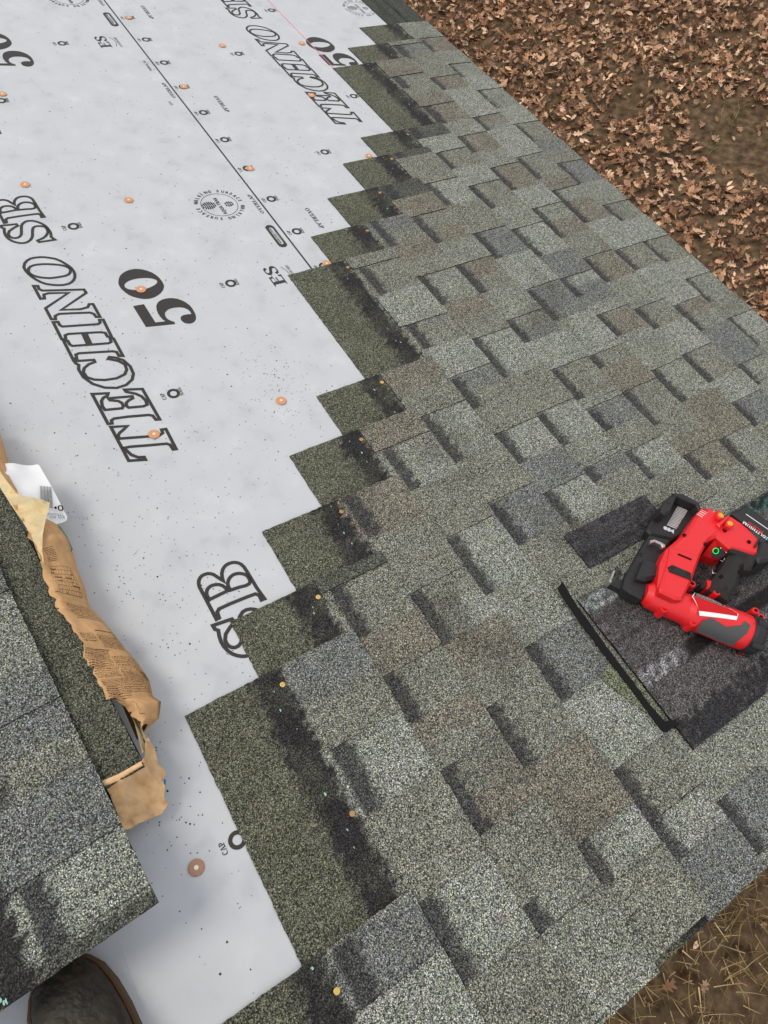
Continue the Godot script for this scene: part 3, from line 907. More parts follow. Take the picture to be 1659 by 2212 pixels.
func flat(mb: MB, poly: PackedVector2Array, org: Vector2, h: float, mirrored := true) -> void:
	var idx := Geometry2D.triangulate_polygon(poly)
	var b := mb.v.size()
	for p in poly:
		mb.vert(Vector3(org.x - p.x if mirrored else org.x + p.x, h, org.y + p.y), Vector3.UP, Color.WHITE, p * 10.0)
	for a in range(0, idx.size(), 3):
		mb.tri(b + idx[a], b + idx[a + 1], b + idx[a + 2], Vector3.UP)

func ring_between(mb: MB, o: PackedVector2Array, i: PackedVector2Array, org: Vector2, h: float) -> void:
	# match points by direction from the middle of the hole
	var ctr := Vector2.ZERO
	for p in i: ctr += p
	ctr /= i.size()
	var n := 56; var ra := PackedInt32Array(); var rb := PackedInt32Array()
	for a in n:
		var d := Vector2.from_angle(TAU * a / n)
		var po := hit(o, ctr, d); var pi := hit(i, ctr, d)
		ra.append(mb.vert(Vector3(org.x - po.x, h, org.y + po.y), Vector3.UP)); rb.append(mb.vert(Vector3(org.x - pi.x, h, org.y + pi.y), Vector3.UP))
	for a in n:
		var b := (a + 1) % n
		mb.tri(ra[a], ra[b], rb[b], Vector3.UP); mb.tri(ra[a], rb[b], rb[a], Vector3.UP)

func hit(poly: PackedVector2Array, c: Vector2, d: Vector2) -> Vector2:
	for a in poly.size():
		var x = Geometry2D.segment_intersects_segment(c, c + d * 2.0, poly[a], poly[(a + 1) % poly.size()])
		if x != null:
			return x
	return c

func pill(mb: MB, ctr: Vector2, ln: float, wd: float, h: float) -> void:
	var p := PackedVector2Array()
	for a in 24:
		var g := TAU * a / 24.0
		p.append(Vector2(signf(cos(g)) * (ln - wd) * 0.5 + cos(g) * wd * 0.5, sin(g) * wd * 0.5))
	flat(mb, p, ctr, h, false)

# flat lettering on the roof: starts at (u, v) and reads towards the far end, or back when turned
func label_text(parent: Node, what: String, size: float, at: Vector2, h: float, m: Material, serif: bool, wide := 1.0, turned := false) -> MeshInstance3D:
	var tm := TextMesh.new()
	var f := SystemFont.new()
	f.font_names = PackedStringArray(["Droid Serif" if serif else "Droid Sans"])
	f.font_weight = 700
	tm.font = f
	tm.text = what
	tm.font_size = 32
	tm.pixel_size = size / 23.0
	tm.depth = 0.0
	tm.horizontal_alignment = HORIZONTAL_ALIGNMENT_LEFT
	tm.vertical_alignment = VERTICAL_ALIGNMENT_BOTTOM
	tm.curve_step = 2.0
	tm.material = m
	var o := MeshInstance3D.new()
	o.name = "printed_word"
	o.mesh = tm
	var sg := -1.0 if not turned else 1.0
	o.transform = Transform3D(Basis(Vector3(sg * wide, 0, 0), Vector3(0, 0, -sg), Vector3(0, 1, 0)), Vector3(at.x, h + 0.0001, at.y))
	parent.add_child(o, true)
	return o

func aqua(parent: Node, ctr: Vector2, h: float, m: Material) -> void:
	var mb := MB.new()
	var a := PackedVector2Array(); var b := PackedVector2Array()
	for k in 40:
		var d := Vector2.from_angle(TAU * k / 40.0)
		a.append(d * 0.0535); b.append(d * 0.0520)
	ring_between(mb, a, b, ctr, h)
	# tread of a boot sole: forefoot and heel, cut into bars
	for q in [[-0.004, 0.030, 0.017, 0.021], [0.004, -0.029, 0.012, 0.013]]:
		var nbar := 7 if q[2] > 0.013 else 4
		for k in nbar:
			var y := lerpf(-1.0, 1.0, (k + 0.5) / nbar)
			var w: float = sqrt(maxf(1.0 - y * y, 0.05)) * q[2]
			var hh: float = q[3] / nbar * 0.68
			for sd in [-1.0, 1.0]:
				var x0: float = q[0] + sd * 0.0012; var x1: float = q[0] + sd * w
				var yy: float = q[1] + y * q[3]
				flat(mb, PackedVector2Array([Vector2(x0, yy - hh), Vector2(x1, yy - hh + 0.002), Vector2(x1, yy + hh + 0.002), Vector2(x0, yy + hh)]), ctr, h, false)
	put("walking_mark", mb, m, parent)
	label_text(parent, "AQUA TRAK", 0.011, ctr + Vector2(0.046, -0.0085), h, m, false, 0.95)
	var word := "WALKING SURFACE WALKING SURFACE "
	for k in word.length():
		if word[k] == " ": continue
		var g := TAU * k / word.length() + 0.35
		var o := label_text(parent, word[k], 0.0115, ctr, h, m, false, 0.9)
		# letters stand outward round the ring, read clockwise as seen from above
		var rd := Vector3(-sin(g), 0, cos(g)); var tg := Vector3(-cos(g), 0, -sin(g))
		o.transform = Transform3D(Basis(tg * 0.9, rd, Vector3(0, 1, 0)), Vector3(ctr.x, h + 0.0001, ctr.y) + rd * 0.0565 - tg * 0.004)

# ------------------------------------------------------------------ caps, nails, granules
func build_small() -> void:
	var house := get_node("house")
	var orange := mat(srgb(208, 146, 100), 0.45, 0.5)
	var worn := mat(srgb(166, 122, 100), 0.5, 0.5)
	var steel := mat(srgb(226, 220, 200), 0.4, 0.5, 0.3)
	var caps := [[-1.215, 1.029], [-0.731, 1.026], [-0.978, 0.774], [-0.954, 0.458], [-0.601, 0.608], [-0.214, 0.602], [-0.243, 1.021], [0.233, 1.016], [-0.323, 1.654], [-0.186, 1.42], [-0.785, 1.581], [0.174, 1.525], [0.643, 1.371], [0.625, 1.672], [1.454, 1.937]]
	for q in caps:
		var tilt := Basis.from_euler(Vector3(rng.randfn() * 0.02, rng.randf() * TAU, rng.randfn() * 0.02))
		var mb := MB.new()
		mb.lathe(Vector3(0, 0.0002, 0), Vector3(0, 0.0028, 0), [[0.0, 0.0122], [0.5, 0.0126], [0.85, 0.0118], [1.0, 0.0095], [0.72, 0.0045], [0.72, 0.0]], 24)
		var o := put("cap_nail", mb, worn if q[1] > 1.9 else orange, house)
		o.transform = rxf * Transform3D(tilt, Vector3(q[0], 0.0022 if q[1] > 0.957 else 0.0012, q[1]))
		var nb := MB.new()
		nb.lathe(Vector3(0, 0.0018, 0), Vector3(0, 0.0029, 0), [[0.0, 0.0036], [0.8, 0.0036], [1.0, 0.003], [1.0, 0.0]], 14)
		put("nail_head", nb, steel, o)
	var brass := mat(srgb(214, 180, 98), 0.45, 0.5, 0.35)
	var rusty := mat(srgb(176, 134, 84), 0.55, 0.5, 0.2)
	for k in range(4, 15):
		var far: float = UE[k - 1]
		var v := (k + 1) * E - HS + 0.022
		for q in ([0.030] if k < 13 else ([0.030, 0.283] if k == 13 else [0.055])):
			var u: float = far + q + rng.randf_range(-0.004, 0.004)
			var mb := MB.new()
			mb.lathe(Vector3(0, 0, 0), Vector3(0, 0.0013, 0), [[0.0, 0.0050], [0.7, 0.0050], [1.0, 0.0043], [1.0, 0.0]], 16)
			put("roofing_nail", mb, brass if k in [9, 12, 13, 14] and q < 0.1 else rusty, house).transform = rxf * Transform3D(Basis.from_euler(Vector3(rng.randfn() * 0.04, 0, rng.randfn() * 0.04)), Vector3(u, shingle_under(k, v) + TB + 0.0004, v))
	# blobs of pale green sealant left on the nail strips
	var fl := MB.new()
	for k in range(2, 15):
		var far: float = UE[k - 1]
		var b := (k + 1) * E - HS
		var span := 0.14 if k not in [3, 8, 13] else 0.40
		var u := far + 0.01
		while u < far + span:
			var v := b + 0.043 + rng.randfn() * 0.0045
			if rng.randf() < 0.6:
				blob(fl, Vector3(u, shingle_under(k, v) + TB, v), rng.randf_range(0.0008, 0.0026), rng.randf_range(0.4, 1.0))
			u += rng.randf_range(0.008, 0.05)
	var fo := put("sealant_flecks", fl, mat(srgb(150, 196, 184), 0.6), house)
	fo.transform = rxf
	fo.set_meta("kind", "stuff")
	# loose granules on the membrane
	var gm := mat(Color.WHITE, 0.9, 0.3)
	gm.vertex_color_use_as_albedo = true
	gm.vertex_color_is_srgb = true
	var gb := MB.new()
	var oc := [Vector3(1, 0, 0.2), Vector3(-0.2, 0, 1), Vector3(-1, 0, -0.3), Vector3(0.3, 0, -1)]
	for k in 4:
		gb.quad(oc[k], oc[(k + 1) % 4], Vector3(0.2, 0.8, 0.1), Vector3(0.2, 0.8, 0.1), oc[k] + oc[(k + 1) % 4] + Vector3.UP)
	var gl := []
	var heaps := [[0.60, 1.36, 0.07, 170], [0.92, 1.78, 0.10, 130], [0.80, 1.80, 0.16, 160], [0.1, 1.45, 0.3, 200], [1.3, 1.88, 0.12, 120], [-0.3, 1.2, 0.5, 240], [0.3, 1.7, 0.3, 220], [-0.5, 0.7, 0.4, 200], [-0.2, 0.95, 0.2, 120], [1.40, 1.95, 0.03, 24]]
	for hp in heaps:
		for n in hp[3]:
			var u: float = hp[0] + rng.randfn() * hp[2] * 1.3; var v: float = hp[1] + rng.randfn() * hp[2] * 0.8
			granule(gl, u, v)
	for n in 1500:
		granule(gl, rng.randf_range(-1.8, 1.7), rng.randf_range(0.3, 2.0))
	var mi := multi("loose_granules", gb.mesh(gm), gl, house)
	mi.transform = rxf
	mi.set_meta("kind", "stuff")
	# white downspout offcut on the leaves
	var ds := thing("downspout", "end of a white downspout piece lying on the brown leaves", "downspout", Transform3D(Basis.from_euler(Vector3(0, -0.62, 0.05)), Vector3(-2.5, 0.05, -5.22)))
	var db := MB.new()
	var sec := PackedVector2Array([Vector2(-0.28, -0.05), Vector2(1.4, -0.05), Vector2(1.4, 0.05), Vector2(-0.30, 0.05), Vector2(-0.33, 0.02), Vector2(-0.33, -0.02)])
	db.prism(sec, 0.0, 0.075, 0.012)
	put("tube", db, mat(srgb(232, 234, 238), 0.4, 0.5), ds)
	var dh := MB.new()
	dh.box(Vector3(1.38, 0.012, -0.038), Vector3(1.402, 0.062, 0.038))
	put("opening", dh, mat(srgb(40, 40, 42), 0.9), ds)

func granule(gl: Array, u: float, v: float) -> void:
	# only where the membrane lies bare
	if v > 2.2 or v < 0.0: return
	for k in range(1, 15):
		if u > UE[k - 1] - 0.002 and v < k * E + 0.003 : return
	var s := rng.randf_range(0.0007, 0.0014) * (1.6 if rng.randf() < 0.12 else 1.0)
	var g := rng.randf_range(0.12, 0.42)
	gl.append([Transform3D(Basis(Vector3.UP, rng.randf() * TAU).scaled(Vector3(s, s, s)), Vector3(u, 0.0017 if v > 0.958 else 0.0006, v)), Color(g, g * 0.98, g * 0.95)])

func blob(mb: MB, p: Vector3, r: float, squash: float) -> void:
	var top := mb.vert(p + Vector3(0, 0.0011, 0), Vector3.UP)
	var ring := PackedInt32Array()
	for k in 9:
		var g := TAU * k / 9.0
		var rr := r * rng.randf_range(0.55, 1.25)
		ring.append(mb.vert(p + Vector3(cos(g) * rr * 1.3, 0.0002, sin(g) * rr * squash), Vector3(cos(g) * 0.4, 1, sin(g) * 0.4).normalized()))
	for k in 9:
		mb.tri(top, ring[k], ring[(k + 1) % 9], Vector3.UP)

# ------------------------------------------------------------------ bundle of shingles in torn paper
func build_bundle() -> void:
	var org := Vector3(0.9, 0.0, 2.1)
	var xf := roof_at(org.x, org.z)
	var bun := thing("shingle_bundle", "opened bundle of shingles in torn tan paper wrapper near the boot", "bundle", xf)
	for k in 13:
		var mb := MB.new()
		var ju := rng.randfn() * 0.004; var jv := rng.randfn() * 0.0025
		var top := k == 12
		var lo := Vector2(0.30 - org.x + ju, 1.948 - org.z + (0.0 if top else jv + 0.003)); var hi := Vector2(1.30 - org.x + (0.0 if top else ju - 0.004), 2.285 - org.z + jv)
		var h0 := 0.004 + k * 0.0081
		slab(mb, lo, hi, h0, 0.0068, func(u: float, v: float) -> Color:
			return surface_color("H", 0.5, u * 1.0 + 3.0, v, -1.0, 0.2) * 0.86, 0.012 if top else 0.06)
		var bsh := put("bundled_shingle", mb, m_gran, bun)
		var pv := Vector3(1.30, 0, 1.948) - org
		bsh.transform = Transform3D(Basis(), pv) * Transform3D(Basis(Vector3.UP, deg_to_rad(3.6)), Vector3.ZERO) * Transform3D(Basis(), -pv)
	# paper wrapper: a torn strip that stands off the long side
	var paper := paper_material()
	var rows := []; var uvs := []
	var pts := []
	for w in WRAP:
		pts.append([Vector3(w[0], w[2], w[1]) * 1e-4 - org, Vector3(w[3], w[5], w[4]) * 1e-4 - org])
	var total := pts.size()
	var sub := 4
	for a in (total - 1) * sub + 1:
		var i := mini(a / sub, total - 2); var f := float(a - i * sub) / sub
		var l: Vector3 = (pts[i][0] as Vector3).lerp(pts[i + 1][0], f); var r: Vector3 = (pts[i][1] as Vector3).lerp(pts[i + 1][1], f)
		l += Vector3(rng.randfn() * 0.0018, rng.randfn() * 0.001, rng.randfn() * 0.0020)
		var under := Vector3(r.x, 0.012, maxf(r.z + 0.02, 1.943 - org.z))
		var row := PackedVector3Array(); var ur := PackedVector2Array()
		for k in 9:
			var t := k / 8.0
			var p := l.lerp(r, t)
			var wave := nz.get_noise_2d(p.x * 110.0, p.z * 160.0 + 9.0)
			p.y += 0.010 * sin(t * PI) + 0.009 * wave * sin(t * PI * 0.9 + 0.2)
			var edge_z := 1.945 + (1.30 - p.x - org.x) * 0.063 - org.z
			p.y = maxf(p.y, lerpf(0.1165, 0.02, smoothstep(0.0, 0.03, edge_z - p.z)))
			row.append(p); ur.append(Vector2(0.02 + 0.68 * t, float(a) / ((total - 1) * sub)))
		for k in [0.4, 1.0]:
			row.append(r.lerp(under, k) + Vector3(0, 0, -0.003 * (1.0 - k))); ur.append(Vector2(0.70 + 0.12 * k, float(a) / ((total - 1) * sub)))
		rows.append(row); uvs.append(ur)
	var mb := MB.new()
	mb.grid(rows, false, false, null, uvs)
	fix_up(mb)
	put("paper_wrapper", mb, paper, bun)
	var plain := mat(Color.WHITE, 0.75, 0.3)
	plain.albedo_texture = noise_tex(77, 0.02, [srgb(196, 152, 104), srgb(216, 174, 126), srgb(226, 188, 142), srgb(206, 164, 116)], 256)
	var pale := mat(Color.WHITE, 0.75, 0.3)
	pale.albedo_texture = noise_tex(78, 0.014, [srgb(196, 170, 120), srgb(226, 198, 146), srgb(206, 190, 150), srgb(232, 204, 158)], 256)
	var fm := MB.new()
	crumple(fm, xyz3([6576,19805,1150,6920,19770,1170,7258,19708,1180,7571,19639,1200,7710,19467,1180,7778,19318,1120,7846,19213,1050,7976,19269,1040,8257,19423,1080,8492,19520,1120,8784,19628,1140,9079,19685,1140,8937,19718,1130,8488,19703,1120,8138,19734,1120,7672,19812,1120,7156,19881,1120]), org, 0.0035)
	put("paper_fold", fm, pale, bun)
	var fl := MB.new()
	crumple(fl, xyz3([12924,20084,1080,12945,19863,1100,12940,19695,1100,12929,19481,1100,12669,19352,950,12567,19277,850,12731,19253,700,12900,19276,600,12961,19292,560,13044,19232,500,13136,19251,460,13168,19331,450,13274,19319,400,13392,19393,340,13525,19393,300,13573,19465,280,13610,19527,260,13574,19745,300,13591,19977,340,13583,20085,450,13366,20072,700,13130,20060,950]), org, 0.006)
	put("paper_flap", fl, plain, bun)
	var nk := xyz3([11908,19382,700,12106,19268,500,12203,19369,750,12311,19297,550,12528,19408,800,12456,19278,550,12762,19445,900,12695,19267,550])
	var nrows := []
	for k in range(0, nk.size(), 2):
		var row := PackedVector3Array()
		for j in 6:
			row.append((nk[k] as Vector3).lerp(nk[k + 1], j / 5.0) - org + Vector3(0, 0.006 * sin(j * 2.2), 0))
		nrows.append(row)
	var nm := MB.new()
	nm.grid(nrows)
	fix_up(nm)
	put("paper_twist", nm, pale, bun)
	var tl := MB.new()
	crumple(tl, xyz3([8085,19449,850,8074,19298,700,8132,19210,660,8347,19167,620,8651,19160,580,8682,19204,560,8405,19283,660,8344,19520,900]), org, 0.001)
	put("printed_teal_corner", tl, mat(srgb(30, 128, 128), 0.5), bun)
	var bl := MB.new()
	crumple(bl, xyz3([13137,19291,300,13164,19272,300,13260,19322,280,13224,19336,300]), org, 0.0)
	put("printed_blue_edge", bl, mat(srgb(70, 120, 180), 0.5), bun)
	# white barcode label
	var lp := xyz3([6495,19853,880,6500,19730,860,6595,19124,660,6631,19105,640,7926,19022,540,7973,19058,540,8074,19304,640,7889,19511,800,7517,19671,1000,6871,19800,1000])
	var lb := MB.new()
	crumple(lb, lp, org, 0.0004)
	var lo2 := put("barcode_label", lb, mat(srgb(240, 240, 240), 0.45, 0.5), bun)
	var a0: Vector3 = lp[1] - org; var a1: Vector3 = lp[2] - org; var a2: Vector3 = lp[4] - org
	var ey := (a2 - a1).normalized(); var ex := (a1 - a0); ex = (ex - ey * ex.dot(ey)).normalized(); var en := ey.cross(ex).normalized()
	if en.y < 0.0: en = -en
	var bars := MB.new()
	var len_y := (a2 - a1).length()
	var pos := 0.16
	var k := 0
	while pos < 0.56:
		var wdt: float = [0.004, 0.010, 0.006, 0.016, 0.005, 0.008][k % 6]
		var p0 := a1 + ey * len_y * pos - ex * 0.022 + en * 0.0016
		bars.quad(p0, p0 - ex * 0.045, p0 - ex * 0.045 + ey * len_y * wdt, p0 + ey * len_y * wdt, en)
		pos += wdt + [0.008, 0.012, 0.006, 0.010][k % 4]
		k += 1
	put("barcode", bars, mat(srgb(20, 20, 20), 0.6), lo2)
	for q in [["EA BUNDLES", 0.12, 0.014, 0.005], ["118", 0.42, 0.008, 0.005], ["OX 12/11/24", 0.70, 0.012, 0.007], ["•O", 0.58, 0.034, 0.012]]:
		var tm := label_text(lo2, q[0], q[3], Vector2.ZERO, 0.0, mat(srgb(20, 20, 20) if q[3] > 0.01 else srgb(150, 155, 165), 0.6), false, 1.0)
		tm.transform = Transform3D(Basis(ey, ex, en), a1 + ey * len_y * q[1] - ex * q[2] + en * 0.0018)
	# the loose shingle on top, pushed out over the boot
	var o3 := Vector3(1.481, 0.0, 1.9985)
	var ls := thing("loose_shingle", "loose grey laminated shingle on top of the bundle, overhanging the boot", "shingle", roof_at(o3.x, o3.z, 0.0) * Transform3D(Basis(Vector3.UP, deg_to_rad(3.4)), Vector3.ZERO))
	var tiles := [[true, 0.481, 0.60, "M"], [false, 0.60, 0.70, "S"], [true, 0.70, 0.933, "S"], [false, 0.933, 1.02, "P"], [true, 1.02, 1.145, "PS"], [false, 1.145, 1.255, "SM"], [true, 1.255, 1.363, "S"], [false, 1.363, 1.457, "L"], [true, 1.457, 1.481, "D"]]
	var v0 := 1.9985; var b := v0 + E
	var cf := func(u: float, v: float) -> Color:
		var uu := u + o3.x; var vv := v + o3.z
		for t in tiles:
			if uu <= t[2] + 1e-5:
				return surface_color(t[3], (uu - t[1]) / (t[2] - t[1]), uu, vv + 1.0, b - vv if not t[0] and vv < b else -1.0, vv - b if vv > b else -1.0) * 0.95
		return tone["M"]
	var sm2 := MB.new()
	slab(sm2, Vector2(0.481 - o3.x, v0 - o3.z), Vector2(1.481 - o3.x, v0 + HS - o3.z), 0.1150, 0.0030, cf, 0.0075)
	put("base_strip", sm2, m_gran, ls)
	for t in tiles:
		if not t[0]: continue
		var tb := MB.new()
		slab(tb, Vector2(t[1] - o3.x, v0 - o3.z - 0.0006), Vector2(t[2] - o3.x, b + 0.016 - o3.z), 0.1183, 0.0026, cf, 0.0075)
		put("tab", tb, m_gran, ls)
	var fk := MB.new()
	for q in [[1.495, 2.165], [1.478, 2.168], [1.47, 2.17], [1.455, 2.171], [1.44, 2.172], [1.435, 2.173], [1.30, 2.17], [1.28, 2.171]]:
		blob(fk, Vector3(minf(q[0], 1.475) - o3.x, 0.1176, q[1] + 0.03 - o3.z), 0.0035, 0.5)
	put("sealant_dash", fk, mat(srgb(150, 196, 184), 0.6), ls)

func fix_up(mb: MB) -> void:
	# turn every face so that its front and normals agree
	for k in mb.n.size():
		pass

func slab(mb: MB, lo: Vector2, hi: Vector2, h0: float, thick: float, cf: Callable, cell: float) -> void:
	var nu := maxi(2, int((hi.x - lo.x) / cell)); var nv := maxi(2, int((hi.y - lo.y) / cell))
	var base := mb.v.size()
	var off := Vector2(rng.randf(), rng.randf())
	for j in nv + 1:
		for i in nu + 1:
			var u := lerpf(lo.x, hi.x, float(i) / nu); var v := lerpf(lo.y, hi.y, float(j) / nv)
			var su := u; var sv := v
			if i == 0 or i == nu: su += nf.get_noise_2d(v * 900.0, h0 * 9000.0) * 0.0014
			if j == 0 or j == nv: sv += nf.get_noise_2d(u * 900.0, h0 * 9000.0) * 0.0014
			mb.vert(Vector3(su, h0 + thick, sv), Vector3.UP, to_vertex(cf.call(u, v)), Vector2(u, v) / 0.55 + off)
	for j in nv:
		for i in nu:
			var a := base + j * (nu + 1) + i
			mb.tri(a, a + 1, a + nu + 2, Vector3.UP); mb.tri(a, a + nu + 2, a + nu + 1, Vector3.UP)
	var dark := to_vertex(Color(0.02, 0.02, 0.02))
	for s in [[0, 1], [nu, 1], [0, 2], [nv, 2]]:
		for q in (nv if s[1] == 1 else nu):
			var a: int; var b: int
			if s[1] == 1:
				a = base + q * (nu + 1) + s[0]; b = a + nu + 1
			else:
				a = base + s[0] * (nu + 1) + q; b = a + 1
			var out := Vector3(-1 if s[0] == 0 else 1, 0, 0) if s[1] == 1 else Vector3(0, 0, -1 if s[0] == 0 else 1)
			mb.quad(mb.v[a], mb.v[b], mb.v[b] - Vector3(0, thick, 0), mb.v[a] - Vector3(0, thick, 0), out, dark)
	mb.quad(Vector3(lo.x, h0, lo.y), Vector3(hi.x, h0, lo.y), Vector3(hi.x, h0, hi.y), Vector3(lo.x, h0, hi.y), Vector3.DOWN, dark)

# a sheet of paper with an outline in space: fine triangles between outline and middle, crumpled
func crumple(mb: MB, outline: Array, org: Vector3, amp: float) -> void:
	var flat2 := PackedVector2Array()
	for p in outline:
		flat2.append(Vector2(p.x, p.z))
	if not Geometry2D.is_polygon_clockwise(flat2):
		flat2.reverse(); outline.reverse()
	var lo := flat2[0]; var hi := flat2[0]
	for p in flat2:
		lo = lo.min(p); hi = hi.max(p)
	var cell := 0.007
	for i in int((hi.x - lo.x) / cell) + 1:
		for j in int((hi.y - lo.y) / cell) + 1:
			var x := lo.x + i * cell; var y := lo.y + j * cell
			var sq := PackedVector2Array([Vector2(x, y), Vector2(x + cell, y), Vector2(x + cell, y + cell), Vector2(x, y + cell)])
			for piece in Geometry2D.intersect_polygons(flat2, sq):
				var idx := Geometry2D.triangulate_polygon(piece)
				var b := mb.v.size()
				for p in piece:
					mb.vert(lift_at(p, outline, amp) - org, lift_normal(p, outline, amp), Color.WHITE, p * 6.0)
				for a in range(0, idx.size(), 3):
					mb.tri(b + idx[a], b + idx[a + 1], b + idx[a + 2], Vector3.UP)

func lift_at(p: Vector2, outline: Array, amp: float) -> Vector3:
	var w := 0.0; var h := 0.0
	for q in outline:
		var d := 1.0 / (pow(Vector2(q.x, q.z).distance_squared_to(p), 1.2) + 1e-7)
		w += d; h += q.y * d
	var ridge := absf(nz.get_noise_2d(p.x * 170.0, p.y * 120.0 + 40.0))
	var r2 := absf(nf.get_noise_2d(p.x * 30.0 + p.y * 45.0, p.y * 14.0))
	var y := h / w + amp * (1.6 - 5.0 * ridge) * 0.6 - amp * r2 * 0.8
	if p.x < 1.302 and p.y > 1.945 + (1.30 - p.x) * 0.063: y = maxf(y, 0.1128 if p.x > 0.5 else y)
	return Vector3(p.x, y, p.y)

func lift_normal(p: Vector2, outline: Array, amp: float) -> Vector3:
	var e := 0.0015
	var a := lift_at(p + Vector2(e, 0), outline, amp) - lift_at(p - Vector2(e, 0), outline, amp)
	var b := lift_at(p + Vector2(0, e), outline, amp) - lift_at(p - Vector2(0, e), outline, amp)
	var n := b.cross(a).normalized()
	return n if n.y > 0.0 else -n

func paper_material() -> StandardMaterial3D:
	# brown paper with print: a roof diagram and rows of small type
	var g := RandomNumberGenerator.new()
	g.seed = 5
	var w := 256; var h := 1024
	var im := Image.create(w, h, false, Image.FORMAT_RGB8)
	var f := FastNoiseLite.new()
	f.seed = 4; f.frequency = 0.03
	for y in h:
		for x in w:
			var q := f.get_noise_2d(x, y) * 0.5 + f.get_noise_2d(x * 4.0, y * 4.0) * 0.25
			im.set_pixel(x, y, Color(0.80 + q * 0.10, 0.63 + q * 0.10, 0.445 + q * 0.10))
	var ink := Color(0.28, 0.20, 0.14)
	# diagram: rows of little boards between two rails
	for r in 7:
		var y := 372 + r * 13
		var x := 40 + r * 3
		while x < 135 + r * 2:
			var wd := 9 + g.randi() % 10
			im.fill_rect(Rect2i(x, y, wd, 1), ink); im.fill_rect(Rect2i(x, y, 1, 12), ink)
			if g.randf() < 0.3: im.fill_rect(Rect2i(x, y + 9, wd, 3), ink)
			x += wd
		im.fill_rect(Rect2i(140 + r * 2, y, 2, 13), ink)
		im.fill_rect(Rect2i(148 + r * 2, y, 1, 13), ink)
	im.fill_rect(Rect2i(36, 464, 120, 2), ink)
	# type
	for blk in [[500, 560, 60, 165], [600, 640, 20, 80], [610, 664, 90, 170], [672, 780, 10, 95], [690, 850, 100, 172], [790, 880, 18, 100], [300, 352, 40, 90]]:
		var y: int = blk[0]
		while y < blk[1]:
			var x: int = blk[2]
			while x < blk[3]:
				var wd := 3 + g.randi() % 9
				var tall := 2 + int(g.randf() < 0.5)
				im.fill_rect(Rect2i(x, y, mini(wd, blk[3] - x), tall), ink.lerp(Color(0.6, 0.46, 0.32), g.randf() * 0.5))
				x += wd + 2
			y += 6
	for q in [[590, 100, 70, 2], [668, 12, 90, 2], [900, 60, 2, 60], [958, 60, 30, 2]]:
		im.fill_rect(Rect2i(q[1], q[0], q[2], q[3]), ink)
	var m := mat(Color.WHITE, 0.75, 0.3)
	m.albedo_texture = ImageTexture.create_from_image(im)
	return m

